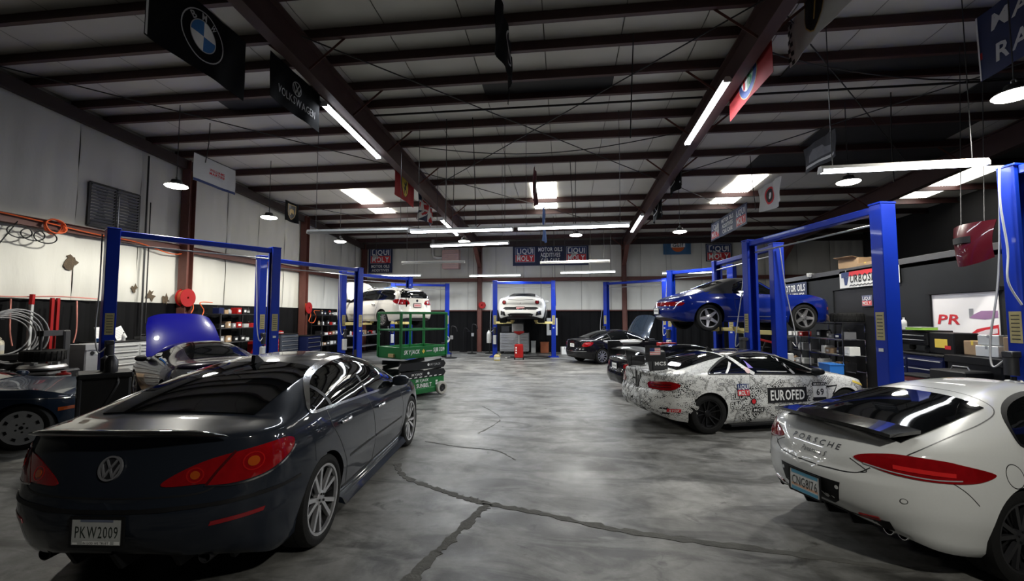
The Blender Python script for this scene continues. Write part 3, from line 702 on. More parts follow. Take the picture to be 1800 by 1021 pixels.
    def plate(s, c, w, h, m, surf, txt, tm, parts=(), tilt=0., hx=.012, ang=0.):
        """a number plate standing proud of the body at rear height c = (u, z)"""
        p = Vector(surf(c[0], c[1], hx)); q = Vector(surf(c[0] + .05, c[1], hx)); ux = (q - p).normalized(); ux.z = 0
        uz = Vector((-math.sin(R(tilt)) if True else 0, 0, math.cos(R(tilt)))); n = ux.cross(uz)
        f = flat(p + n * .006, ux, uz); b = MB()
        b.prism([(x, y) for x, y in rect(0, 0, w, h)], -.006, .0, lambda a, bb, d: f(a, bb, d)); o = b.build('license_plate', m, s.root)
        t = MB()
        if txt: V, fs = text2d(txt, h * .42, w * .84, 0, .2); lay(t, V, fs, f, .002)
        else:
            for k in range(6): V, fs = fill2d(rect((k - 2.5) * w * .13, 0, w * .07, h * .36), .4); lay(t, V, fs, f, .002)
        t.build('plate_lettering', tm, o, None, False)
        for (out, mm, nm) in parts:
            t = MB(); V, fs = fill2d(out, .1); lay(t, V, fs, f, .0015); t.build(nm, mm, o, None, False)
        fr = MB()
        for out in (rect(0, h / 2 + .004, w + .02, .014), rect(0, -h / 2 - .004, w + .02, .014), rect(-w / 2 - .004, 0, .014, h), rect(w / 2 + .004, 0, .014, h)):
            fr.prism(out, -.008, .004, lambda a, bb, d: f(a, bb, d))
        fr.build('plate_frame', BLACK, o)
        return o, f
    def mirrors(s, x, z, m, size=(.13, .2, .13)):
        for sg in (-1, 1):
            w = car_section(s.sp, x)[0] * .93; b = MB()
            def fn(u, v, sg=sg):
                t, p = math.pi * u, 2 * math.pi * v; e = lambda q: math.copysign(abs(q) ** .75, q)
                return (x + size[0] / 2 * e(math.cos(p)) * e(math.sin(t)) + .02 * math.cos(t), sg * (w + .09 + size[1] / 2 * e(math.cos(t)) * 1), z + size[2] / 2 * e(math.sin(p)) * e(math.sin(t)) * (1 - .15 * math.cos(t)))
            b.grid(fn, 10, 16); b.bar((x + .03, sg * (w - .05), z - .05), (x + .01, sg * (w + .05), z - .02), .05, .04)
            b.build('wing_mirror', m, s.root, 50)
    def exhaust(s, pts, r, m=CHROME, x=None):
        for (y, z) in pts:
            b = MB(); b.lathe([(r, 0), (r * .86, .0), (r * .84, .12), (r, .14)], n=20, axis='x', c=(x, y, z), closed=True); b.build('exhaust_tip', m, s.root, 40)
    def handles(s, pts, m):
        for x, z in pts:
            for fl in (False, True):
                f = s.side(fl); b = MB(); P = [f(x + .11 * (t - .5) * 2, z + .004 * t, .012 + .028 * math.sin(math.pi * t)) for t in np.linspace(0, 1, 9)]
                b.tube(P, .014, 8); b.build('door_handle', m, s.root, 50)
    def seam(s, name, pts, w=.009, phi=90, m=None, sub=6, closed=False):
        for fl in (False, True): s.line(name, pts, w, s.corner(phi, flip=fl), m or BLKP, .0015, .003, sub, closed)
CC = dict(x=(-2.31, 2.25), axles=(-1.34, 1.34), track=.80, wheel=('twin5', .345, .235, .262), gap=.022, scale=.97,
    half=[(-2.31, .845), (-2.0, .885), (-1.34, .925), (0, .93), (1.34, .915), (1.9, .88), (2.25, .80)],
    bot=[(-2.31, .36), (-2.15, .30), (-1.8, .20), (1.8, .17), (2.25, .22)],
    belt=[(-2.31, 1.0), (-2.0, 1.02), (-1.5, 1.03), (-.7, .985), (.3, .93), (1.1, .90), (1.8, .80), (2.25, .60)],
    top=[(-2.31, 1.05), (-2.22, 1.06), (-1.95, 1.078), (-1.79, 1.093), (-1.74, 1.108), (-1.5, 1.195), (-1.15, 1.30), (-.8, 1.37), (-.4, 1.412), (-.05, 1.42), (.3, 1.385), (.62, 1.28), (.92, 1.13), (1.2, 1.02), (1.6, .945), (2.0, .83), (2.18, .74), (2.25, .64)],
    rprof=[(.2, .20), (.36, .07), (.56, .0), (.655, .0), (.675, .022), (.70, .02), (.78, .035), (.88, .065), (1.0, .10), (1.1, .07)],
    Rp=(.55, .6), np=(2.5, 2.2), Rz=(.05, .1), flare=[(-1.34, .012), (1.34, .015)])
PCC = paint('dark grey metallic paint', (.014, .0175, .025), .0, .3, .75, .03)
def build_cc(loc, head):
    c = Car('sedan', 'dark grey four-door sedan with black boot-lid spoiler parked in front of the green scissor lift', loc, head, CC, PCC)
    c.wheels(SILVER, BLACK, turn=10)
    c.windows([(-1.46, .14), (-1.36, .5), (-1.0, .80), (-.5, .875), (0, .865), (.4, .76), (.66, .52), (.82, .12), (.5, .06), (-.3, .06), (-1.1, .06)], (-1.74, -.78), (.3, 1.0),
              pillars=([(-1.12, .08), (-1.16, .70)], [(-.26, .05), (-.32, .86)]), trim=CHROME, a=46, ins=.035)
    # boot lid, lamps, seams
    rr = c.rear()
    for fl in (False, True):
        f0 = c.corner(28, -1.9, -.55, fl); f = lambda u, z, off=0., f0=f0: f0(u, z + .075, off)
        tl = c.patch('tail_light', [(-.36, .70), (-.30, .76), (-.12, .835), (.10, .875), (.28, .892), (.345, .87), (.35, .82), (.30, .765), (.19, .71), (.02, .685), (-.12, .69), (-.14, .70)], f, REDL, .006, .02, .03, True)
        for u, z, r_, nm in ((-.19, .752, .026, 'indicator_lamp'), (.12, .795, .034, 'indicator_lamp')):
            c.patch(nm, ell(u, z, r_, r_ * .9, 16), f, ORAL, .009, .004, .02, parent=tl); c.line('reflector_ring', ell(u, z, r_ * 1.7, r_ * 1.55, 20), .008, f, mat('mid red lens', (.36, .008, .008), .1, coat=1), .008, .003, 0, True, parent=tl)
        c.line('lens_divider', [(-.13, .69), (-.07, .77), (.02, .87)], .016, f, mat('dark red lens', (.06, .004, .005), .2, coat=1), .008, .004, 4, parent=tl)
        c.line('lens_trim', [(-.14, .688), (.03, .674), (.2, .70), (.31, .757), (.362, .82)], .010, f, CHROME, .006, .006, 6, parent=tl)
        c.patch('reflector', [(-.02, .525), (.26, .545), (.27, .57), (-.01, .55)], c.corner(20, -1.9, -.5, fl), mat('red reflector', (.22, .006, .01), .25, coat=.6), .005, .01, .05)
    c.line('boot_lid_seam', [(.63, .80), (.60, .75), (.52, .722), (.3, .714), (0, .712), (-.3, .714), (-.52, .722), (-.60, .75), (-.63, .80)], .010, rr, BLKP, .002, .004)
    c.line('bumper_strip', [(-.88, .665), (-.6, .652), (-.3, .645), (0, .643), (.3, .645), (.6, .652), (.88, .665)], .022, rr, BLACK, .006, .01)
    for fl in (False, True): c.line('bumper_strip', [(-2.05, .665), (-1.9, .667), (-1.72, .668)], .02, c.side(fl), BLACK, .006, .01, 4)
    # lip spoiler
    b = MB()
    def sp_(u, v):
        y = (u - .5) * 1.32; a = 2 * math.pi * v; k = 1 - abs(2 * u - 1) ** 6
        return (-2.22 + .10 * (2 * u - 1) ** 2 - .075 * math.cos(a) * k - .03, y, 1.085 - .035 * (2 * u - 1) ** 4 + .026 * math.sin(a) * k - .028 * math.cos(a) * -1 * .6 * k)
    b.grid(sp_, 40, 14); b.build('boot_spoiler', mat('gloss black', (.008, .008, .009), .12, coat=1), c.root, 60)
    # emblem
    e = Vector(rr(0, .875, .006)); f = flat(e, (0, -1, 0), (.3, 0, 1)); em = MB()
    def ring(mb, R0, R1, ff, off, n=36, th=.006):
        V = [(R1 * math.cos(t), R1 * math.sin(t)) for t in np.linspace(0, 2 * math.pi, n, False)] + [(R0 * math.cos(t), R0 * math.sin(t)) for t in np.linspace(0, 2 * math.pi, n, False)]
        lay(mb, V, [(i, (i + 1) % n, (i + 1) % n + n, i + n) for i in range(n)], ff, off, th)
    ring(em, .062, .073, f, .012, th=.014); vw_letters(em, .062, f, .012)
    em.build('round_emblem', mat('satin chrome', (.3, .3, .32), .25, .5, var=.05), c.root, 40)
    bk = MB(); V, fs = fill2d(ell(0, 0, .066, .066, 28), .1); lay(bk, V, fs, f, .003, .01); bk.build('emblem_disc', GUN, c.root)
    pl, pf = c.plate((0, .535), .31, .155, mat('plate grey', (.42, .43, .42), .5), rr, 'PKW2009', mat('plate dark green', (.02, .03, .025), .5), tilt=0,
                 parts=[(rect(0, -.062, .17, .02), WHITE, 'county_strip'), (rect(.125, -.062, .035, .02), WHITE, 'sticker'), (rect(-.13, -.066, .03, .012), WHITE, 'sticker'), (rect(0, .066, .2, .016), mat('plate print', (.12, .14, .2), .5), 'heading')])
    t = MB(); V, fs = text2d('IN GOD WE TRUST', .013, .155, 0, .2); lay(t, V + np.array([0, -.062]), fs, pf, .003); t.build('motto', BLKP, pl, None, False)
    # side details
    c.handles([(-.94, .875), (.02, .82)], CHROME)
    c.seam('door_seam', [(-1.22, 1.02), (-1.2, .90), (-1.08, .74), (-.93, .5), (-.86, .28)])
    c.seam('door_seam', [(-.28, .95), (-.2, .75), (-.18, .5), (-.18, .27)])
    c.seam('door_seam', [(.82, .90), (.9, .7), (.9, .5), (.86, .28)])
    c.blines('rub_strip', [(-.86, .54), (-.5, .54), (-.22, .535)], .022, BLACK); c.blines('rub_strip', [(-.16, .535), (.3, .525), (.84, .51)], .022, BLACK)
    for sg in (-1, 1):
        b = MB(); b.prism([(-.98, .17), (-.98, .225), (.98, .225), (.98, .17)], 0, 1, lambda a, z, d: (a, sg * (.86 + .085 * d - (.03 if z > .2 else 0) * d), z - .02 * d)); b.build('side_skirt', c.pm, c.root, 30)
    c.blines('skirt_trim', [(-.95, .285), (0, .285), (.95, .285)], .02, BLACK, off=.004)
    c.mirrors(.68, 1.0, PCC)
    b = MB(); b.prism([(-.14, 0), (.02, .0), (-.10, .075), (-.13, .075)], -.018, .018, lambda a, z, d: (-.74 + a, d, 1.372 + z)); b.build('roof_antenna', BLACK, c.root)
    # diffuser
    d = MB()
    d.grid(lambda u, v: (-2.2 + .22 * (2 * u - 1) ** 2 + .32 * v, (u - .5) * 1.5, .37 - .05 * math.sin(math.pi * min(v * 1.0, 1)) - .03 * v), 20, 6, th=.02)
    for y in (-.62, -.34, .0, .34, .62):
        d.prism([(-.02, .02), (.40, .02), (.36, -.10), (.05, -.10)], -.014, .014, lambda a, z, q, y=y: (-2.2 + .22 * (y / .75) ** 2 + a, y + q, .33 + z))
    d.build('rear_diffuser', BLACK, c.root)
    c.exhaust([(-.52, .30), (.52, .30)], .04, GUN, -2.13)
    c.patch('fuel_flap', [(-1.52, .84), (-1.35, .84), (-1.35, .70), (-1.52, .70)], c.side(), PCC, .002, .004, .05)
    for fl in (False, True):
        c.patch('headlight', [(-.30, .62), (.2, .60), (.26, .70), (-.1, .74), (-.34, .70)], lambda u, z, off=0., fl=fl: c.ray((8, (.58 + u * .8) * (1 if fl else -1), z), (-1, 0, 0), off), CLRL, .004, .01, .04)
    return c
def vw_letters(mb, r, f, off, w=.0):
    w = r * .17
    for P in ([(-.52, .80), (-.0, -.02), (.52, .80)], [(-.92, .35), (-.42, -.82), (-.0, .02), (.42, -.82), (.92, .35)]):
        P = np.array(P) * r * .97
        for a, b in zip(P[:-1], P[1:]):
            d = (b - a) / np.linalg.norm(b - a); n = np.array([-d[1], d[0]]) * w / 2
            V = [a - n - d * w * .2, b - n + d * w * .2, b + n + d * w * .2, a + n - d * w * .2]; lay(mb, V, [(0, 1, 2, 3)], f, off, .008)
# ------------------------------------------------------------------ flags and signs
class Flag:
    def __init__(s, name, label, cat, o, ux, w, h, m, amp=.03, seed=0, sag=.0, grid=(26, 14), group=None):
        r = random.Random(seed); ph = r.uniform(0, 6); s.w, s.h = w, h; o = Vector(o); ux = Vector(ux); n = ux.cross(Vector((0, 0, 1)))
        def f(a, b, off=0.):
            v = .5 - b / h; d = amp * math.sin(7 * a / max(w, .6) + ph) * (.25 + v) + amp * .4 * math.sin(13 * a + 5 * v + ph)
            return tuple(o + ux * (a * (1 - .03 * sag * v)) + Vector((0, 0, b - sag * math.sin(math.pi * (a / w + .5)) * v * .5)) + n * (d + off))
        s.f = f; b = MB(); b.grid(lambda u, v: f((u - .5) * w, (v - .5) * h), *grid, th=.006); s.o = tag(b.build(name, m, None, 60), label, cat, group)
    def shape(s, nm, out, m, off=.004, g=.08):
        V, fs = fill2d(out, g); b = MB(); lay(b, V, fs, s.f, off); return b.build(nm, m, s.o, None, False)
    def text(s, nm, t, h, w, c, m, off=.006, bold=1, shear=0., ang=0., gap=.16):
        V, fs = text2d(t, h, w, bold, gap, shear); V = rot2(V, ang) + np.array(c); b = MB(); lay(b, V, fs, s.f, off); return b.build(nm, m, s.o, None, False)
    def ring(s, nm, c, r0, r1, m, off=.006, n=36, ry=1.):
        t = np.linspace(0, 2 * math.pi, n, False); V = [(c[0] + r1 * math.cos(a), c[1] + r1 * ry * math.sin(a)) for a in t] + [(c[0] + r0 * math.cos(a), c[1] + r0 * ry * math.sin(a)) for a in t]
        b = MB(); lay(b, V, [(i, (i + 1) % n, (i + 1) % n + n, i + n) for i in range(n)], s.f, off); return b.build(nm, m, s.o, None, False)
    def line(s, nm, pts, w, m, off=.006, closed=False): b = MB(); lay_line(b, pts, w, s.f, off, 0, 0, closed); return b.build(nm, m, s.o, None, False)
NEARB = mat('black flag cloth', (.006, .006, .007), .9, var=.2, spec=.1); REDC = mat('red flag cloth', (.34, .008, .010), .75, var=.1); WHC = mat('white flag cloth', (.55, .54, .52), .8, var=.06); NVC = mat('navy banner vinyl', (.007, .014, .06), .5, var=.12)
LBL = mat('light blue print', (.03, .16, .42), .6); GREYP = mat('grey print', (.45, .45, .45), .6, var=.05); GRN = mat('green print', (.03, .22, .08), .6); GOLD = mat('gold print', (.55, .36, .1), .5)
LY, RY = (0, 1, 0), (0, -1, 0)
F = Flag('emblem_flag', 'black flag with a round blue and white quartered emblem and ringed letters', 'flag', (-4.5, 4.83, 5.25), LY, 1.5, .86, NEARB, .015, 1)
F.ring('emblem_ring', (0, .03), .30, .315, GREYP); F.ring('emblem_ring', (0, .03), .185, .197, GREYP)
for k, m in enumerate((WHITE, LBL, WHITE, LBL)): F.shape('emblem_quarter', [(0, .03)] + [(.185 * math.cos(R(90 * k + a)), .03 + .185 * math.sin(R(90 * k + a))) for a in range(0, 91, 9)], m, .006)
for ch, a in (('B', 128), ('M', 90), ('W', 52)): F.text('emblem_lettering', ch, .085, .07, (.247 * math.cos(R(a)), .03 + .247 * math.sin(R(a))), GREYP, ang=R(a - 90))
F.line('sewn_edge', [(-.735, -.42), (-.735, .42)], .03, WHC)
F = Flag('lettered_flag', 'black flag with a round white emblem above white capital letters', 'flag', (-4.5, 6.78, 5.53), LY, 1.38, .72, NEARB, .012, 2)
F.ring('emblem_ring', (0, .10), .105, .12, GREYP); b = MB(); vw_letters(b, .105, lambda a, c, off=0.: F.f(a, c + .10, off), .010); b.build('emblem_strokes', GREYP, F.o, None, False); F.text('flag_lettering', 'VOLKSWAGEN', .13, 1.02, (.02, -.12), GREYP, bold=0)
def horse(Fg, c, s, m, off):
    Fg.shape('rearing_horse', [(c[0] + s * x, c[1] + s * y) for x, y in ((-.15, -.5), (-.08, -.5), (-.02, -.25), (.1, -.15), (.2, -.42), (.27, -.4), (.2, -.05), (.16, .1), (.26, .22), (.3, .12), (.34, .16), (.26, .36), (.16, .46), (.04, .40), (.06, .28), (-.05, .2), (-.2, .3), (-.26, .26), (-.12, .08), (-.18, -.1), (-.3, .0), (-.34, -.06), (-.18, -.22))], m, off, .2)
shield = lambda cx, cy, w, h: [(cx - w / 2, cy + h / 2), (cx + w / 2, cy + h / 2), (cx + w / 2, cy), (cx + w * .4, cy - h * .25), (cx + w * .2, cy - h * .42), (cx, cy - h / 2), (cx - w * .2, cy - h * .42), (cx - w * .4, cy - h * .25), (cx - w / 2, cy)]
F = Flag('crest_flag', 'red flag with a yellow shield and black horse on the left roof beam', 'flag', (-4.5, 11.95, 5.48), LY, 1.5, .84, REDC, .015, 3)
F.shape('shield_border', shield(-.05, 0, .50, .64), BLKP, .004); F.shape('shield', shield(-.05, 0, .46, .60), YELP, .006); horse(F, (-.05, -.02), .42, BLKP, .009)
F = Flag('union_flag', 'crumpled union flag in red, white and dark blue', 'flag', (-4.5, 13.98, 5.33), LY, 1.45, .92, mat('dark blue flag cloth', (.012, .018, .05), .8), .09, 4, grid=(40, 20))
for a, b_ in (((-.72, -.46), (.72, .46)), ((-.72, .46), (.72, -.46))): F.line('diagonal_band', smooth_loop([a, (0, 0), b_], 16, False), .16, WHC, .008); F.line('diagonal_band', smooth_loop([a, (0, 0), b_], 16, False), .06, REDC, .012)
F.line('cross_band', [(x, 0) for x in np.linspace(-.72, .72, 30)], .28, WHC, .014); F.line('cross_band', [(0, y) for y in np.linspace(-.45, .45, 18)], .28, WHC, .014); F.line('cross_band', [(x, 0) for x in np.linspace(-.72, .72, 30)], .16, REDC, .018); F.line('cross_band', [(0, y) for y in np.linspace(-.45, .45, 18)], .16, REDC, .018)
F = Flag('racing_banner', 'white banner with small red letters and dark blue lower band', 'banner', (-8.2, 9.33, 5.12), LY, 1.25, .62, WHC, .012, 5)
for t, z in (('WILLIAMS', .07), ('MARTINI', -.01)): F.text('banner_lettering', t, .06, .46, (.05, z), REDP); 
F.text('banner_lettering', 'RACING', .04, .34, (.05, -.075), GREYP); F.shape('lower_band', rect(0, -.28, 1.25, .06), BLUP)
b = MB(); b.cyl((-8.2, 8.72, 5.44), (-8.2, 9.95, 5.44), .01, 8); b.build('top_rod', DARKST, F.o)
F = Flag('shield_flag', 'black flag with a gold edged shield by the left wall', 'flag', (-8.2, 12.28, 4.93), LY, .66, .60, NEARB, .02, 6); F.shape('shield_border', shield(0, 0, .38, .46), GOLD, .004); F.shape('shield', shield(0, 0, .34, .42), BLKP, .006)
F.shape('bull', [(-.1, -.08), (-.05, -.1), (.0, -.02), (.08, -.06), (.12, -.02), (.08, .08), (0, .1), (-.1, .06)], GOLD, .009)
F = Flag('round_crest_flag', 'red flag with a round blue ringed crest on the right roof beam', 'flag', (3.12, 7.6, 5.83), RY, 1.7, .84, REDC, .008, 7)
F.shape('crest_rim', ell(.0, -.02, .36, .36, 36), GOLD, .004); F.shape('crest_ring', ell(0, -.02, .345, .345, 36), mat('crest blue', (.02, .05, .2), .6), .006); F.shape('crest_left', [(0, -.25)] + [(.23 * math.cos(R(a)), -.02 + .23 * math.sin(R(a))) for a in range(90, 271, 10)], WHITE, .009); F.shape('crest_right', [(0, .21)] + [(.23 * math.cos(R(a)), -.02 + .23 * math.sin(R(a))) for a in range(-90, 91, 10)], mat('crest pale green', (.25, .36, .28), .6), .009)
F.shape('red_cross', rect(-.12, -.02, .06, .36), REDP, .012); F.shape('red_cross', rect(-.12, .0, .2, .06), REDP, .012); F.line('serpent', smooth_loop([(.10, -.2), (.16, -.1), (.05, -.02), (.15, .06), (.08, .15)], 6, False), .045, GRN, .012)
for ch, a in zip('ALFA ROMEO', np.linspace(165, 15, 10)): (F.text('crest_lettering', ch, .06, .045, (.288 * math.cos(R(a)), -.02 + .288 * math.sin(R(a))), GREYP, .010, ang=R(a - 90)) if ch != ' ' else 0)
F = Flag('chequered_flag', 'white flag with a chequered edge and a black shield near the ceiling', 'flag', (3.55, 6.4, 6.0), RY, 1.5, .66, WHC, .02, 8)
for i in range(2):
    for j in range(9):
        if (i + j) % 2: F.shape('chequer', rect(-.72 + .07 * i, -.3 + .072 * j, .07, .07), BLKP, .006, .2)
F.shape('shield_border', shield(.0, .10, .52, .66), GOLD, .004); F.shape('shield', shield(0, .10, .48, .62), BLKP, .006); F.line('shield_figure', [(0, -.05), (.05, .2), (.02, .35)], .03, GOLD, .009)
F = Flag('photo_flag', 'dark grey flag with blurred printed picture hanging above the long tube fixture', 'flag', (5.0, 9.08, 4.97), RY, 1.06, .52, mat('charcoal cloth', (.03, .03, .035), .8, var=.5, scale=5), .03, 9); F.shape('printed_car', [(-.3, -.1), (.35, -.1), (.38, .02), (.2, .05), (.1, .13), (-.15, .13), (-.28, .03)], mat('mid grey print', (.12, .12, .13), .7, var=.4), .005); F.shape('printed_road', rect(0, -.17, .9, .05), GREYP, .005)
F = Flag('scorpion_flag', 'pale flag with a round black and red badge, corner hanging down', 'flag', (5.0, 11.18, 4.72), RY, 1.16, .58, WHC, .05, 10, sag=.15); F.ring('badge_ring', (0, .02), .15, .19, REDP, .005); F.shape('badge', ell(0, .02, .15, .15, 28), BLKP, .006); F.shape('badge_figure', ell(0, .02, .06, .08, 14), WHITE, .009)
for (x, y, z, w, h, lb, sd) in ((3.12, 12.5, 5.65, 1.25, .8, 'black flag with faint white marks on the right roof beam', 11), (3.12, 14.9, 5.38, 1.4, .78, 'black flag with pale lower marks at the end of the right roof beam', 12)):
    F = Flag('dark_flag', lb, 'flag', (x, y, z), RY, w, h, NEARB, .05, sd); F.ring('emblem_ring', (0, .08), .16, .19, GREYP); F.line('emblem_stroke', [(-.3, -.2), (0, -.12), (.3, -.22)], .04, GREYP)
F = Flag('star_flag', 'narrow black flag with a ringed star seen almost edge-on in mid-ceiling', 'flag', (-.86, 6.55, 5.88), LY, 1.7, .86, NEARB, .05, 13); F.ring('star_ring', (0, .05), .22, .25, GREYP)
for a in (90, 210, 330): F.line('star_ray', [(0, .05), (.22 * math.cos(R(a)), .05 + .22 * math.sin(R(a)))], .05, GREYP)
F.line('print_stroke', [(.25, -.3), (.55, -.3)], .05, GREYP)
F = Flag('edge_flag', 'dark red flag seen edge-on in front of the middle skylight', 'flag', (-.80, 12.6, 5.55), LY, .9, .95, mat('dark red cloth', (.10, .012, .02), .8), .05, 14); F.shape('flag_patch', ell(0, 0, .2, .2), BLKP)
F = Flag('edge_flag', 'light blue flag seen edge-on above the long blue banner', 'flag', (-.62, 14.2, 4.75), LY, .8, 1.05, mat('sky blue cloth', (.08, .16, .42), .8), .05, 15); F.shape('flag_patch', ell(0, 0, .2, .2), WHITE)
F = Flag('racing_flag', 'navy flag with red band and white letters cut by the right picture edge', 'flag', (6.0, 5.95, 5.62), RY, 1.9, .95, NVC, .02, 16); F.line('red_band', [(-.95, -.12), (.95, .12)], .10, REDC, .005); F.text('flag_lettering', 'MARTINI', .22, 1.5, (.02, .25), GREYP, shear=.1); F.text('flag_lettering', 'RACING', .24, 1.4, (-.0, -.2), GREYP, shear=.1); F.line('sewn_edge', [(-.935, -.47), (-.935, .47)], .025, WHC)
def oil_logo(Fg, c, w, h):
    Fg.shape('logo_border', rect(c[0], c[1], w, h), GREYP, .004, .3); Fg.shape('logo_blue', rect(c[0], c[1] + h * .24, w * .96, h * .47), BLUP, .006, .3); Fg.shape('logo_red', rect(c[0], c[1] - h * .24, w * .96, h * .46), REDP, .006, .3)
    Fg.text('logo_lettering', 'LIQUI', h * .34, w * .84, (c[0], c[1] + h * .24), WHITE, .010); Fg.text('logo_lettering', 'MOLY', h * .34, w * .84, (c[0], c[1] - h * .24), WHITE, .010)
BX = (1, 0, 0)
F = Flag('oil_banner', 'upright blue banner with red and blue oil logo in the back left corner', 'banner', (-9.6, YB - .16, 4.75), BX, 1.3, 1.36, NVC, .008, 20); oil_logo(F, (0, .22), 1.12, .78); F.text('banner_lettering', 'MOTOR OILS', .15, 1.0, (0, -.33), WHITE); F.text('banner_lettering', 'ADDITIVES', .13, .95, (0, -.54), WHITE)
F = Flag('oil_banner', 'long blue banner with an oil logo at each end on the back wall', 'banner', (-.66, YB - .18, 4.88), BX, 3.8, 1.08, NVC, .008, 21)
for sx in (-1.28, 1.30): oil_logo(F, (sx, .02), 1.0, .76)
for t, z, w in (('MOTOR OILS', .28, 1.2), ('ADDITIVES', 0, 1.0), ('CAR CARE', -.28, .92)): F.text('banner_lettering', t, .2, w, (0, z), WHITE)
F = Flag('oil_banner', 'square oil logo banner on the back wall behind the right lifts', 'banner', (7.45, YB - .16, 4.86), BX, 1.2, .86, NVC, .008, 22); oil_logo(F, (0, 0), 1.1, .78)
F = Flag('fuel_flag', 'small blue flag with orange disc and dark lettering on the back wall', 'flag', (5.5, YB - .2, 5.2), BX, 1.3, .82, mat('petrol blue cloth', (.04, .12, .24), .8), .02, 23); F.shape('disc', ell(.05, -.02, .30, .26, 28), mat('orange print', (.6, .12, .02), .6), .005); F.shape('disc_band', rect(.05, .05, .66, .22), WHITE, .007, .2); F.text('flag_lettering', 'Gulf', .17, .5, (.05, .05), BLKP, .010)
F = Flag('oil_banner', 'blue oil banner hanging slanted above the blue convertible', 'banner', (5.0, 13.98, 4.6), RY, 2.95, .60, NVC, .01, 24)
for sx in (-1.05, 1.05): oil_logo(F, (sx, .0), .72, .50)
for t, z, w in (('MOTOR OILS', .17, .95), ('ADDITIVES', 0, .85), ('CAR CARE', -.17, .8)): F.text('banner_lettering', t, .12, w, (0, z), WHITE)
F = Flag('turbo_sign', 'white sign with red and blue slanted lettering on the office wall', 'sign', (OX - .04, 10.75, 2.66), RY, 1.95, .42, WHITEP, 0, 25, grid=(6, 3)); F.shape('sign_blue', [(-.82, .05), (-.62, .05), (-.70, -.14), (-.78, -.14)], BLUP, .004, .3); F.shape('sign_red', [(-.86, .17), (.8, .17), (.78, .06), (-.84, .06)], REDP, .004, .3); F.shape('sign_blue', [(-.90, .17), (-.6, .17), (-.62, .06), (-.90, .04)], BLUP, .006, .3); F.text('sign_lettering', 'URBOSMART', .18, 1.35, (.1, -.0), BLKP, .008, shear=.1); F.line('slogan_stroke', [(-.6 + .06 * k, -.16 + (.015 if k % 2 else -.015)) for k in range(21)], .02, BLKP, .008)
F = Flag('oil_sign', 'blue sign with white capitals on the office wall behind the convertible', 'sign', (OX - .04, 13.95, 2.5), RY, 1.45, .5, NVC, 0, 26, grid=(6, 3)); F.text('sign_lettering', 'MOTOR OILS', .19, 1.25, (.02, .10), WHITE, .006); F.text('sign_lettering', 'ADDITIVES', .17, 1.15, (.02, -.14), WHITE, .006)
F = Flag('oil_sticker', 'small oil logo sticker on the dark office door', 'sign', (OX - .01, 10.82, 2.12), RY, .36, .26, NVC, 0, 27, grid=(3, 2)); oil_logo(F, (0, 0), .32, .23)

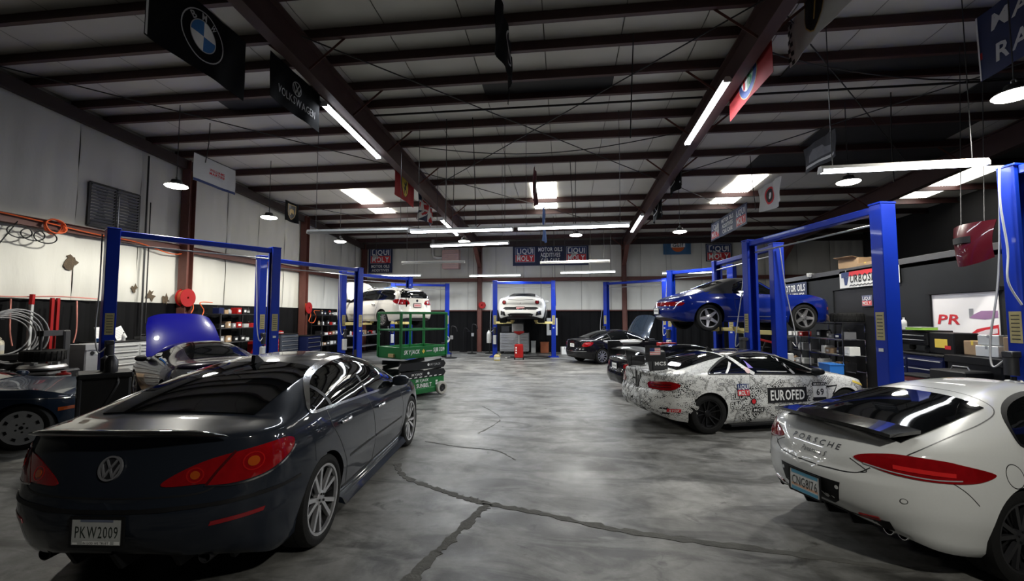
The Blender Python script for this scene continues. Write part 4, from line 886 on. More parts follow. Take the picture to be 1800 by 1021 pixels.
# ------------------------------------------------------------------ two-post lifts
def lift(p1, p2, hgt, car_z, label, cz1=None, bar=True, base=True, swing=(25, -25)):
    p1, p2 = Vector((*p1, 0)), Vector((*p2, 0)); c = (p1 + p2) / 2; d = p2 - p1; L = d.length; rz = math.atan2(d.y, d.x)
    t = thing('two_post_lift', label, 'car lift', c, rz, 'blue two-post car lifts'); y_ = mat('warning placard', (.33, .28, .12), .5, var=.2, scale=30)
    for s_ in (-1, 1):
        x = s_ * L / 2; b = MB()
        b.box((x + s_ * .09, 0, hgt / 2), (.02, .23, hgt), bev=.005)
        for q in (-1, 1): b.box((x, q * .108, hgt / 2), (.185, .018, hgt), bev=.005); b.box((x - s_ * .085, q * .085, hgt / 2), (.014, .045, hgt))
        po = b.build('post', LIFTB, t)
        b = MB(); b.box((x, 0, .012), (.46, .5, .024), bev=.005); 
        for q in ((-.17, -.19), (.17, -.19), (-.17, .19), (.17, .19)): b.cyl((x + q[0], q[1], .02), (x + q[0], q[1], .06), .014, 6)
        b.build('base_plate', LIFTB, po)
        b = MB(); b.box((x, 0, hgt + .015), (.21, .25, .03), bev=.006); b.build('post_cap', LIFTB, po)
        b = MB(); b.box((x - s_ * .03, 0, car_z - .02), (.15, .15, .7), bev=.01); b.build('carriage', DARKST, t)
        for q in (-1, 1):
            a = R(swing[0] if q > 0 else swing[1]); z = car_z - .22; e = Vector((x - s_ * (1.0 if L > 3 else .85) * math.cos(a), q * .95 * abs(math.sin(a)) + q * .12, z))
            b = MB(); b.bar((x - s_ * .08, q * .08, z), tuple((Vector((x - s_ * .08, q * .08, z)) + e) / 2), .13, .10, bev=.008); b.bar(tuple((Vector((x - s_ * .08, q * .08, z)) + e) / 2), e, .10, .075, bev=.006); am = b.build('arm', PADY if car_z > .8 else LIFTB, t)
            b = MB(); b.lathe([(0, 0), (.06, 0), (.06, .05), (.075, .05), (.075, .085), (0, .085)], (e.x, e.y, z + .03), 18); b.build('arm_pad', PADY, am, 40)
        f = flat((x - .0, -.118, 1.62), (1, 0, 0), (0, 0, 1)); b = MB(); V, fs = fill2d(rect(0, 0, .13, .40), .4); lay(b, V, fs, f, .003, .004); pl = b.build('placard', y_, po)
        b = MB()
        for k in range(7): V, fs = fill2d(rect(0, .15 - .05 * k, .09, .012), .4); lay(b, V, fs, f, .005)
        b.build('placard_print', BLKP, pl, None, False)
        b = MB(); b.box((x, -.12, 1.28), (.07, .012, .045)); b.build('sticker', LGRAY, po)
    if bar:
        b = MB(); b.bar((-L / 2 + .1, 0, hgt - .06), (L / 2 - .1, 0, hgt - .06), .15, .11, bev=.01); b.build('crossbar', LIFTB, t)
        b = MB(); b.cyl((-L / 2 + .1, .06, hgt - .25), (L / 2 - .1, .06, hgt - .25), .016, 8); b.build('shutoff_rod', GRAYM, t)
    # motor, tank and hose on one post
    x = -L / 2; b = MB(); b.cyl((x, -.22, 1.02), (x, -.22, 1.24), .07, 16); b.box((x, -.21, 1.28), (.12, .14, .08), bev=.01); pu = b.build('pump_motor', DARKST, t, 40)
    b = MB(); b.box((x, -.2, .76), (.14, .14, .40), bev=.02); b.build('oil_tank', LGRAY, pu)
    b = MB(); b.cyl((x, -.2, .96), (x, -.2, 1.0), .03, 10); b.build('tank_cap', BLACK, pu)
    b = MB(); b.tube(smooth_loop([(x - .05, -.25, 1.2), (x - .16, -.28, 1.12), (x - .2, -.22, 1.5), (x - .16, -.1, 2.3), (x - .15, 0, hgt - .1)], 6, False), .012, 6); b.build('hydraulic_hose', GRAYM, t, 60)
    return t
LB = 'blue two-post lift '
lift((-8.5, 7.3), (-6.95, 9.8), 3.4, .32, LB + 'standing over the dark low car with the raised blue bonnet')
lift((-8.25, 11.1), (-6.95, 14.2), 3.4, .32, LB + 'empty, second along the left wall', swing=(40, -40))
lift((-8.05, 15.2), (-6.45, 17.75), 3.4, 1.72, LB + 'carrying the white estate car')
lift((-7.9, 19.6), (-5.56, 20.5), 3.32, .32, LB + 'behind the white estate car')
lift((-3.02, 19.2), (-.46, 19.4), 3.32, 1.72, LB + 'carrying the white sports car')
lift((2.03, 21.4), (4.35, 19.55), 3.4, .32, LB + 'behind the long black saloon')
lift((3.75, 15.9), (5.2, 14.3), 3.35, .32, LB + 'beyond the blue convertible')
lift((4.72, 10.35), (4.50, 13.5), 3.37, 1.62, LB + 'carrying the blue convertible')
lift((4.0, 9.95), (4.62, 6.9), 3.38, .30, LB + 'straddling the wrapped racing coupe', swing=(12, -12))
lift((5.8, 6.3), (6.3, 3.9), 3.68, .30, LB + 'nearest the right picture edge', swing=(20, -20))
# ---- white hatchback-saloon in the right foreground
PAN = dict(x=(-2.54, 2.41), axles=(-1.30, 1.46), track=.83, wheel=('twin5', .36, .27, .265), gap=.03,
    half=[(-2.54, .88), (-2.1, .93), (-1.46, .965), (-.7, .94), (0, .93), (1.46, .945), (2.1, .88), (2.41, .75)],
    bot=[(-2.54, .42), (-2.3, .34), (-1.9, .24), (-1.2, .18), (1.9, .17), (2.41, .25)],
    belt=[(-2.54, .86), (-2.3, .93), (-1.8, .985), (-1.2, .98), (-.5, .94), (0, .92), (1, .90), (1.5, .92), (2.0, .84), (2.41, .6)],
    top=[(-2.54, .93), (-2.42, 1.0), (-2.2, 1.055), (-1.9, 1.12), (-1.5, 1.225), (-1.0, 1.335), (-.5, 1.405), (-.05, 1.418), (.4, 1.375), (.8, 1.25), (1.15, 1.08), (1.4, .985), (1.9, .86), (2.3, .70), (2.41, .6)],
    rprof=[(.2, .30), (.40, .12), (.52, .02), (.66, .0), (.745, .012), (.76, .05), (.85, .075), (.95, .13), (1.05, .2)],
    Rp=(.80, .75), np=(2.25, 2.1), Rz=(.09, .12), flare=[(-1.30, .03), (1.46, .03)], tumble=.26)
PWH = paint('white gloss paint', (.62, .63, .62), .0, .3, 1., .12)
def build_pan(loc, head):
    c = Car('hatchback', 'white four-door fastback with wide red tail lights and a black tailgate spoiler', loc, head, PAN, PWH)
    c.root.scale = (.76, .775, .85)
    c.wheels(GUN, BLACK)
    for w in c.root.children:
        if w.name.startswith('wheel'): w.scale = (1.118, 1, 1); w.rotation_euler[1] = 0
    c.windows([(-1.12, .2), (-.98, .62), (-.6, .82), (-.1, .875), (.35, .84), (.75, .68), (1.02, .3), (1.1, .1), (.6, .07), (-.3, .08), (-.95, .10)], (-2.12, -1.02), (.5, 1.2),
              pillars=([(-.12, .06), (-.2, .86)],), trim=BLACK, ins=.02, a=44)
    rr = c.rear()
    for fl in (False, True):
        f = c.corner(38, -1.9, -.6, fl)
        tl = c.patch('tail_light', [(-.47, .885), (-.36, .93), (-.15, .962), (.10, .955), (.28, .92), (.46, .86), (.43, .825), (.30, .80), (.05, .80), (-.2, .815), (-.38, .85)], f, REDL, .007, .02, .03, True)
        c.line('lens_core', [(-.2, .87), (.0, .865), (.2, .855)], .03, f, mat('bright red lens', (.6, .02, .02), .1, coat=1), .012, .004, 4, parent=tl)
        c.line('lens_edge', [(-.40, .855), (-.2, .832), (.05, .818), (.24, .82)], .008, f, CLRL, .010, .004, 5, parent=tl)
        c.line('hatch_seam', [(-.50, .868), (-.38, .80), (-.44, .775)], .007, f, BLKP, .002, .003, 5)
    c.line('hatch_seam', [(-.52, .83), (-.42, .765), (-.2, .748), (0, .744), (.2, .748), (.42, .765), (.52, .83)], .008, rr, BLKP, .002, .003)
    for fl in (1, -1): c.line('hatch_seam', [(-2.2, fl * .70), (-2.05, fl * .74), (-1.7, fl * .73), (-1.3, fl * .70), (-.98, fl * .62), (-.88, fl * .45), (-.86, 0)], .008, c.top(), BLKP, .002, .003, 6)
    c.seam('bumper_seam', [(-2.05, .84), (-1.9, .74), (-1.80, .64)], .006)
    # retractable spoiler blade
    b = MB(); b.grid(lambda u, v: (-2.20 + .12 * (2 * u - 1) ** 2 + .36 * (v - .55), (u - .5) * 1.26, 1.10 + .02 * (1 - v) + .035 * v - .03 * (2 * u - 1) ** 4), 24, 5, th=.028)
    sp = b.build('rear_spoiler', mat('gloss black', (.008, .008, .009), .12, coat=1), c.root, 50)
    c.text('badge_lettering', 'PORSCHE', .042, (0, .925), rr, GUN, w=.52, gap=.55, bold=0, off=.006)
    c.text('model_lettering', 'Panamera S', .042, (.02, .845), rr, GUN, w=.26, bold=0, shear=.35, off=.006)
    # lower bumper, plate, diffuser
    c.patch('plate_recess', [(-.33, .66), (.33, .66), (.30, .50), (.24, .46), (-.24, .46), (-.30, .50)], rr, BLACK, .004, .01, .06)
    cb = mat('plate blue', (.12, .38, .55), .5); pk = mat('plate peach', (.75, .45, .3), .5)
    o, pf = c.plate((0, .56), .34, .19, WHITE, rr, 'CNG8176', BLKP, parts=[(rect(0, -.075, .30, .03), cb, 'plate_foot'), (rect(0, .075, .30, .03), cb, 'plate_head'), (rect(0, -.04, .3, .02), pk, 'plate_band')], hx=.03)
    c.line('lower_valance', [(-.62, .40), (-.45, .385), (-.3, .38), (0, .38), (.3, .38), (.45, .385), (.62, .40)], .07, rr, BLACK, .006, .02)
    d = MB()
    d.grid(lambda u, v: (-2.34 + .42 * (2 * u - 1) ** 2 + .30 * v, (u - .5) * 1.5, .40 - .12 * v - .03 * math.sin(3 * v)), 20, 5, th=.03)
    for y in (-.25, 0, .25): d.prism([(0, .0), (.3, -.08), (.3, -.14), (.06, -.1)], -.01, .01, lambda a, z, q, y=y: (-2.33 + a, y + q, .38 + z))
    d.build('rear_diffuser', BLACK, c.root)
    c.exhaust([(-.52, .33), (-.64, .34), (.52, .33), (.64, .34)], .045, CHROME, -2.2)
    for y in (-.72, -.3, .3, .72):
        c.patch('parking_sensor', ell(y, .60 + .04 * abs(y), .016, .016, 14), rr, PWH, .005, .01, .02); c.line('sensor_ring', ell(y, .60 + .04 * abs(y), .018, .018, 16), .004, rr, BLKP, .004, .004, 0, True)
    c.line('rear_fog_lamp', [(.42, .43), (.56, .44)], .025, rr, REDL, .012, .01, 0); c.line('rear_fog_lamp', [(-.42, .43), (-.56, .44)], .025, rr, REDL, .012, .01, 0)
    c.line('fuel_flap', ell(-1.38, .83, .10, .085, 24), .006, c.side(), BLKP, .002, .003, 0, True)
    c.handles([(-.7, .82), (.35, .80)], PWH)
    c.seam('door_seam', [(-1.05, .97), (-1.06, .8), (-.95, .6), (-.8, .4), (-.74, .28)]); c.seam('door_seam', [(-.12, .93), (-.08, .7), (-.06, .28)]); c.seam('door_seam', [(1.0, .90), (1.04, .6), (1.0, .28)])
    c.mirrors(1.0, 1.0, PWH)
    for xw in c.axles:
        for sg in (-1, 1):
            b = MB(); b.tube([(xw + .17 * math.cos(t), sg * .80, .36 + .17 * math.sin(t)) for t in np.linspace(.4, 1.6, 8)], .04, 8); b.build('brake_caliper', mat('acid green', (.5, .7, .05), .35, coat=.5), c.root, 50)
    return c

# ---- wrapped racing coupe
M4S = dict(x=(-2.36, 2.26), axles=(-1.405, 1.405), track=.80, wheel=('mesh', .345, .28, .235), gap=.03, scale=.87,
    half=[(-2.36, .84), (-2.0, .90), (-1.405, .945), (-.6, .915), (0, .91), (1.405, .935), (1.9, .89), (2.26, .76)],
    bot=[(-2.36, .34), (-2.2, .28), (-1.9, .22), (-1.2, .14), (1.9, .14), (2.26, .16)],
    belt=[(-2.36, .93), (-2.1, .975), (-1.5, 1.0), (-.6, .975), (.2, .945), (1.0, .93), (1.6, .87), (2.0, .78), (2.26, .60)],
    top=[(-2.36, 1.035), (-2.3, 1.05), (-2.0, 1.06), (-1.8, 1.075), (-1.5, 1.16), (-1.1, 1.27), (-.7, 1.345), (-.3, 1.38), (.05, 1.375), (.4, 1.315), (.75, 1.18), (1.0, 1.06), (1.2, 1.0), (1.6, .935), (2.0, .83), (2.18, .73), (2.26, .62)],
    rprof=[(.2, .2), (.38, .05), (.5, .0), (.62, .01), (.70, .035), (.72, .06), (.84, .075), (.95, .09), (1.02, .05), (1.06, .05)],
    Rp=(.5, .6), np=(2.7, 2.3), Rz=(.04, .1), flare=[(-1.405, .035), (1.405, .035)], tumble=.24)
def wrap_mat():
    m = mat('white vinyl wrap', (.66, .66, .64), .35, coat=.6, var=.04); nt = m.node_tree; N = nt.nodes; Lk = nt.links
    b = N['Principled BSDF']; old = b.inputs['Base Color'].links[0].from_socket
    tc = N.new('ShaderNodeTexCoord'); acc = None
    for sc, rot, wd in ((11, .5, .016),):
        mp = N.new('ShaderNodeMapping'); mp.inputs['Rotation'].default_value = (.3, rot, .4); mp.inputs['Scale'].default_value = (1, 1, 2.1); Lk.new(tc.outputs['Object'], mp.inputs[0])
        v = N.new('ShaderNodeTexVoronoi'); v.feature = 'DISTANCE_TO_EDGE'; v.inputs['Scale'].default_value = sc; Lk.new(mp.outputs[0], v.inputs['Vector'])
        g = N.new('ShaderNodeMath'); g.operation = 'GREATER_THAN'; g.inputs[1].default_value = wd; Lk.new(v.outputs['Distance'], g.inputs[0])
        if acc is None: acc = g
        else:
            mu = N.new('ShaderNodeMath'); mu.operation = 'MULTIPLY'; Lk.new(acc.outputs[0], mu.inputs[0]); Lk.new(g.outputs[0], mu.inputs[1]); acc = mu
    mx = N.new('ShaderNodeMix'); mx.data_type = 'RGBA'; mx.inputs[6].default_value = (.02, .02, .02, 1); Lk.new(acc.outputs[0], mx.inputs[0]); Lk.new(old, mx.inputs[7]); Lk.new(mx.outputs[2], b.inputs['Base Color'])
    return m
def build_m4(loc, head):
    wm = wrap_mat()
    c = Car('race_coupe', 'racing coupe in a black and white lettered wrap with tall black rear wing', loc, head, M4S, wm)
    c.wheels(mat('black alloy', (.012, .012, .013), .3, .5), BLACK)
    c.windows([(-1.36, .13), (-1.2, .5), (-.8, .80), (-.35, .88), (.1, .87), (.5, .75), (.8, .45), (.95, .12), (.4, .06), (-.5, .06), (-1.2, .06)], (-1.78, -.82), (.42, 1.05), trim=BLACK, ins=.03, a=48)
    rr = c.rear(); sd = c.side()
    X = np.linspace(-.76, .36, 12); c.patch('roof_panel', [(x, c.cant(x, 42)) for x in X] + [(x, -c.cant(x, 42)) for x in X[::-1]], c.top(), mat('carbon black', (.012, .012, .013), .15, coat=1), .003, .006, .06)
    # door glass frame, pillar and roll cage seen through the side glass
    for fl in (False, True):
        f = c.side(fl)
        c.line('door_pillar', c.dlo([(-.42, .05), (-.62, .40), (-.74, .84)]), .07, f, wm, .010, .004, 5)
        c.line('cage_bar', c.dlo([(-1.0, .08), (-.8, .6)]), .035, f, GRAYM, .006, .002, 4); c.line('cage_bar', c.dlo([(.42, .08), (.2, .8)]), .05, f, GRAYM, .006, .002, 4)
        c.line('window_net_frame', c.dlo([(-.34, .17), (-.52, .72), (.02, .72), (.28, .17)]), .018, f, GRAYM, .007, .002, 0, True)
        c.patch('headlight', [(1.72, .66), (2.02, .60), (2.05, .66), (1.86, .735), (1.7, .73)], f, CLRL, .004, .01, .05)
    for fl in (False, True):
        f = c.corner(30, -1.95, -.55, fl)
        tl = c.patch('tail_light', [(-.24, .85), (-.1, .875), (.12, .895), (.24, .885), (.31, .85), (.29, .80), (.2, .755), (.0, .74), (-.2, .755), (-.25, .79)], f, REDL, .020, .03, .03, True)
        for z in (.785, .825): c.line('light_bar', [(-.2, z), (0, z + .005), (.2, z + .018)], .012, f, mat('dark red lens', (.06, .004, .005), .2, coat=1), .022, .003, 4, parent=tl)
        c.patch('bumper_vent', [(-.02, .43), (.20, .43), (.21, .455), (.02, .46)], f, BLACK, .014, .02, .05); c.patch('bumper_vent', [(.03, .35), (.22, .36), (.21, .385), (.05, .375)], f, BLACK, .014, .02, .05)
    fr = MB(); lay_line(fr, rect(0, .80, .28, .12), .035, rr, .008, .01, 0, True); fr.build('plate_holder', BLACK, c.root)
    c.patch('exhaust_port', ell(-.0, .52, .05, .05, 18), rr, BLACK, .004, .01, .04); c.patch('exhaust_port', ell(-.55, .36, .05, .05, 18), rr, BLACK, .004, .01, .04); c.patch('exhaust_port', ell(.3, .36, .05, .05, 18), rr, BLACK, .004, .01, .04)
    c.patch('emblem', ell(0, .93, .03, .035, 18), rr, BLKP, .004, .006, .04)
    # rear wing
    wg = MB(); wg.grid(lambda u, v: (-2.30 + .30 * (v - .5) , (u - .5) * 1.56, 1.40 - .05 * (1 - v) ** 2 - .02 * v + .035 * (1 - abs(2 * u - 1) ** 2)), 24, 8, th=.025)
    WG = mat('wing black', (.012, .012, .013), .3, coat=.5); w = wg.build('rear_wing', WG, c.root, 40)
    for sg in (-1, 1):
        e = MB(); e.prism([(-2.50, 1.24), (-2.12, 1.24), (-2.12, 1.40), (-2.24, 1.52), (-2.50, 1.52)], 0, .012, lambda a, z, d: (a, sg * (.78 + d), z)); o = e.build('wing_endplate', WG, w)
        up_ = MB(); up_.prism([(-2.22, 1.03), (-1.98, 1.05), (-2.12, 1.40), (-2.30, 1.39)], -.008, .008, lambda a, z, d: (a, sg * .42 + d, z)); up_.build('wing_upright', WG, w)
        bx = MB(); bx.box((-2.02, sg * .42, 1.13), (.30, .035, .22), bev=.008); bo = bx.build('wing_mount', WG, w)
        f2 = flat((-2.02, sg * .42 - .019, 1.17), (1, 0, 0), (0, 0, 1)) if sg < 0 else flat((-2.02, sg * .42 + .019, 1.17), (-1, 0, 0), (0, 0, 1))
        t = MB(); V, fs = text2d('MCS', .065, .22); lay(t, V, fs, f2, .002); t.build('mount_lettering', WHITE, w, None, False)
        if sg > 0: continue
        f = flat((-2.20, sg * .793 if sg > 0 else -.793, 1.42), (1, 0, 0), (0, 0, 1)) if sg < 0 else flat((-2.2, .793, 1.42), (-1, 0, 0), (0, 0, 1))
        t = MB(); V, fs = fill2d(rect(-.12, 0, .2, .12), .2); lay(t, V, fs, f, .002, 0, 0); 
        for k in range(4): V, fs = fill2d(rect(-.12, -.045 + .03 * k, .2, .012), .2); lay(t, V, fs, f, .003, 0, 1)
        V, fs = fill2d(rect(-.175, .03, .09, .06), .2); lay(t, V, fs, f, .004, 0, 2); t.build('flag_sticker', [WHITE, REDP, BLUP], w, None, False)
    # camouflage lettering over the whole wrap, one part
    tx = MB(); g1, q1 = text2d('EUROFED', .068, .315, 1, .09)
    gb, qb = fill2d(rect(0, 0, .33, .082), .045)
    r2 = random.Random(3)
    def scatter(n, f, U, Z, ok, sc=(.5, 1.15), lift_=0.):
        for _ in range(n):
            u, z, a, k = r2.uniform(*U), r2.uniform(*Z), r2.choice((0, 0, .5, -.5, .9, -.9, 1.3)) + r2.uniform(-.2, .2), r2.uniform(*sc)
            if not ok(u, z): continue
            dz = .003 + lift_ + r2.random() * .003
            lay(tx, rot2(gb * k, a) + np.array([u, z]), qb, f, dz, 0, 1); lay(tx, rot2(g1 * k, a) + np.array([u, z]), q1, f, dz + .002, 0, 0)
    def okside(x, z, ar=.60, mg=.13):
        for xw in c.axles:
            if math.hypot(x - xw, z - .345) < ar: return False
        w_, zb, zs, zt = car_section(M4S, min(max(x, -2.3), 2.2))
        return zb + .08 < z < zs - mg and -1.95 < x < 1.9
    scatter(150, sd, (-2, 2), (.2, 1.0), lambda u, z: okside(u, z, .46, .06), (.4, .6)); scatter(170, sd, (-2, 2), (.2, 1.0), okside, (.8, 1.3)); scatter(60, c.side(True), (-2, 2), (.2, 1.0), lambda u, z: okside(u, z, .46, .06), (.4, .6)); scatter(90, c.side(True), (-2, 2), (.2, 1.0), okside, (.8, 1.3))
    scatter(70, rr, (-.42, .42), (.42, .98), lambda u, z: abs(u) > .2 or z < .68, (.6, 1.0), .003); scatter(75, c.corner(48, -1.9, -.6), (-.36, .36), (.40, .70), lambda u, z: True, (.55, .95), .006); scatter(26, c.corner(48, -1.9, -.6), (-.36, .36), (.93, .98), lambda u, z: True, (.35, .6), .003); scatter(40, c.corner(48, -1.9, -.6, True), (-.36, .36), (.40, .70), lambda u, z: True, (.35, .75), .004)
    tp = c.top()
    scatter(60, tp, (1.15, 2.05), (-.6, .6), lambda u, z: True); scatter(14, tp, (-2.25, -1.85), (-.6, .6), lambda u, z: True)
    o = tx.build('wrap_lettering', [mat('wrap letter white', (.72, .72, .70), .4, var=.04), mat('wrap block black', (.025, .025, .025), .4)], c.root, None, False); o['kind'] = 'stuff'
    # sponsor stickers
    for fl in (False, True):
        f0 = c.side(fl); k = -1 if fl else 1
        f = (lambda u, z, off=0., f0=f0, k=k: f0(u, z, off))
        def plate_(nm, cx, cz, w, h, m): return c.patch(nm, rect(cx, cz, w, h), f, m, .018, .012, .06)
        fp = (lambda cx: (lambda u, z, off=0.: f(cx + k * u, z, off)))
        def letters(p, t, h, w, cx, cz, m, bold=1, shear=0.):
            V, fs = text2d(t, h, w, bold, .16, shear); mb = MB(); lay(mb, V + np.array([0, cz]), fs, fp(cx), .0205); mb.build('sticker_lettering', m, p, None, False)
        p = plate_('name_sticker', .18, .62, .80, .26, BLKP); letters(p, 'EUROFED', .17, .70, .18, .62, WHITE)
        p = plate_('number_sticker', .84, .66, .26, .20, WHITE); letters(p, '69', .11, .15, .85, .655, BLKP); c.patch('sticker_band', rect(.84, .79, .26, .06), f, BLKP, .018, .004, .06, parent=p); letters(p, 'GRIDLIFE', .03, .22, .84, .79, WHITE); c.patch('sticker_band', rect(.84, .53, .26, .06), f, BLKP, .018, .004, .06, parent=p)
        p = plate_('oil_sticker', -.72, .785, .24, .10, BLUP); letters(p, 'LIQUI', .075, .21, -.72, .785, WHITE); p = plate_('oil_sticker', -.72, .685, .24, .10, REDP); letters(p, 'MOLY', .075, .21, -.72, .685, WHITE)
        p = plate_('maker_sticker', -.42, .38, .24, .075, BLKP); letters(p, 'MCS', .045, .19, -.42, .38, WHITE)
        c.patch('round_sticker', ell(-.52, .53, .055, .055, 20), f, BLKP, .018, .003, .05); c.patch('round_sticker', ell(-.52, .53, .04, .04, 20), f, REDP, .020, .003, .05)
        p = plate_('brake_sticker', -2.02 if True else 0, .42, .20, .055, REDP); letters(p, 'STOP', .035, .14, -2.02, .42, WHITE)
        c.line('fender_vent', [(1.0, .74), (1.22, .76), (1.12, .60)], .03, f, BLACK, .006, .006, 0)
        c.patch('window_sticker', ell(-.54, c.zf(-.54, .2), .05, .05, 18), f, mat('pale pink print', (.7, .5, .5), .5), .012, .002, .05)
        c.patch('window_sticker', [(-.5, c.zf(-.5, .3)), (-.40, c.zf(-.4, .3)), (-.5, c.zf(-.5, .62))], f, mat('violet print', (.12, .06, .5), .5), .012, .002, .05)
        c.patch('bonnet_sticker', [(1.60, .80), (1.95, .70), (1.95, .735), (1.62, .835)], f, YELP, .008, .003, .06)
    c.seam('door_seam', [(-.52, .98), (-.56, .8), (-.5, .5), (-.44, .2)], .007); c.seam('door_seam', [(.98, .93), (1.02, .6), (.96, .2)], .007); c.seam('fuel_flap', ell(-1.16, .87, .09, .07, 20), .005, closed=True, sub=0)
    c.mirrors(.82, 1.02, BLACK)
    sk = MB()
    for sg in (-1, 1): sk.box((0, sg * .90, .135), (2.0, .12, .03))
    sk.build('side_skirt', BLACK, c.root)
    b = MB(); b.prism([(-.12, 0), (.02, .0), (-.08, .07), (-.11, .07)], -.016, .016, lambda a, z, d: (-.66 + a, d, 1.35 + z)); b.build('roof_antenna', BLACK, c.root)
    return c

# ---- other cars
def simple(name, label, loc, head, sp, pm, dlo, rw, ws, face, pillars=(), trim=None, mir=(.9, 1.0), **k):
    c = Car(name, label, loc, head, sp, pm); c.wheels(face, BLACK, turn=k.get('turn', 0)); c.windows(dlo, rw, ws, pillars, trim, ins=.03, a=k.get('a', 50)); c.mirrors(*mir, k.get('mm', pm)); return c
def open_hood(c, x0, x1, w0, w1, ang, m):
    """bonnet panel hinged at x0, swung up by ang degrees"""
    a = R(ang); b = MB()
    def fn(u, v):
        x = (x1 - x0) * u; y = (v - .5) * 2 * (w0 + (w1 - w0) * u) * (1 - .25 * max(0, u - .75) ** 1.0); zz = .07 * math.sin(math.pi * min(u * .9 + .1, 1)) + .05 * (1 - (2 * v - 1) ** 4) - .05
        xx = x - .10 * (2 * v - 1) ** 4 * u
        return (x0 + xx * math.cos(a) - zz * math.sin(a), y, c.zf(x0, .9) + .02 + xx * math.sin(a) + zz * math.cos(a))
    b.grid(fn, 22, 22, th=.02); h = b.build('bonnet', m, c.root, 40)
    bay = MB(); P = [((x0 + .05), w0 * .92), (x1 - .15, w1 * .9), (x1 - .15, -w1 * .9), (x0 + .05, -w0 * .92)]
    V, fs = fill2d(P, .08); lay(bay, V, fs, c.top(), .006, .01); bay.build('engine_bay', BLACK, c.root)
    st = MB()
    st.cyl((x0 + (x1 - x0) * .55, w1 * .8, c.zf(x0 + (x1 - x0) * .55, .5)), fn(.55, .9), .012, 8); st.build('bonnet_strut', DARKST, c.root)
    en = MB(); en.box((x0 + (x1 - x0) * .5, 0, c.zf(x0 + .3, 0) + .02), ((x1 - x0) * .4, w0 * .8, .1), bev=.02); en.build('engine_cover', GUN, c.root)
# ---- white estate on the lift
WAG = dict(x=(-2.38, 2.30), axles=(-1.355, 1.355), track=.77, wheel=('ten', .32, .22, .225), gap=.035, scale=.95,
    half=[(-2.38, .84), (-1.9, .89), (0, .91), (1.9, .88), (2.3, .78)], bot=[(-2.38, .34), (-1.9, .22), (1.9, .2), (2.3, .24)],
    belt=[(-2.38, .90), (-1.5, .985), (0, .96), (1.1, .93), (1.8, .84), (2.3, .62)],
    top=[(-2.38, 1.05), (-2.28, 1.25), (-2.1, 1.40), (-1.9, 1.46), (-1.0, 1.51), (0, 1.50), (.4, 1.44), (.8, 1.26), (1.1, 1.08), (1.35, 1.0), (1.9, .88), (2.2, .75), (2.3, .64)],
    rprof=[(.2, .12), (.4, .02), (.55, 0), (.62, .03), (.9, .06), (1.1, .04), (1.4, .0)], Rp=(.42, .6), np=(2.8, 2.2), Rz=(.05, .1), flare=[(-1.355, .02), (1.355, .02)], tumble=.2, n1=1.4)
def build_wagon(loc, head):
    pm = paint('cream white paint', (.62, .60, .55), .0, .3)
    c = simple('estate_car', 'white estate car with roof rails raised on the lift behind the green scissor lift', loc, head, WAG, pm,
        [(-2.0, .12), (-1.9, .6), (-1.6, .78), (-.6, .82), (.2, .80), (.6, .6), (.95, .15), (.4, .08), (-.6, .08), (-1.6, .08)], (-2.3, -2.0), (.42, 1.12), SILVER, pillars=([(-1.02, .06), (-1.06, .8)], [(-.02, .05), (-.06, .82)]), trim=CHROME, mir=(.92, 1.02), mm=BLACK)
    rr = c.rear()
    c.patch('tailgate_glass', [(-.66, 1.08), (.66, 1.08), (.60, 1.36), (-.60, 1.36)], rr, GLASS, .006, .01, .06)
    for fl in (False, True):
        f = c.corner(22, -2.1, -.55, fl)
        tl = c.patch('tail_light', [(-.24, .84), (-.2, .98), (.1, 1.02), (.30, 1.0), (.28, .88), (.1, .83)], f, REDL, .006, .015, .04, True)
        c.patch('lamp_disc', ell(-.06, .92, .05, .05, 16), f, CLRL, .010, .004, .04, parent=tl); c.patch('lamp_disc', ell(.12, .93, .045, .045, 16), f, CLRL, .010, .004, .04, parent=tl)
        c.seam('door_seam', [(-1.1, .98), (-1.02, .7), (-.85, .3)]); c.seam('door_seam', [(-.03, .95), (0, .3)]); break
    c.patch('tail_light', [(-.24, .84), (-.2, .98), (.1, 1.02), (.30, 1.0), (.28, .88), (.1, .83)], c.corner(22, -2.1, -.55, True), REDL, .006, .015, .04, True)
    c.plate((0, .80), .34, .14, mat('plate pink', (.55, .38, .38), .5), rr, None, REDP); c.patch('emblem', ell(0, .98, .05, .05, 20), rr, CHROME, .006, .008, .04)
    c.line('bumper_strip', [(-.8, .56), (0, .54), (.8, .56)], .03, rr, GRAYM, .006, .01)
    for sg in (-1, 1):
        b = MB(); P = [(x, sg * .56, float(pchip(*zip(*WAG['top']), x)) - .02 + (.035 if i not in (0, 6) else 0)) for i, x in enumerate(np.linspace(-1.9, .1, 7))]; b.tube(P, .016, 8); b.build('roof_rail', CHROME, c.root, 50)
    open_hood(c, 1.22, 2.2, .74, .66, 58, pm); c.handles([(-.8, .86), (.3, .84)], pm); c.blines('rub_strip', [(-.9, .5), (0, .5), (.9, .5)], .03, pm, off=.01)
    return c
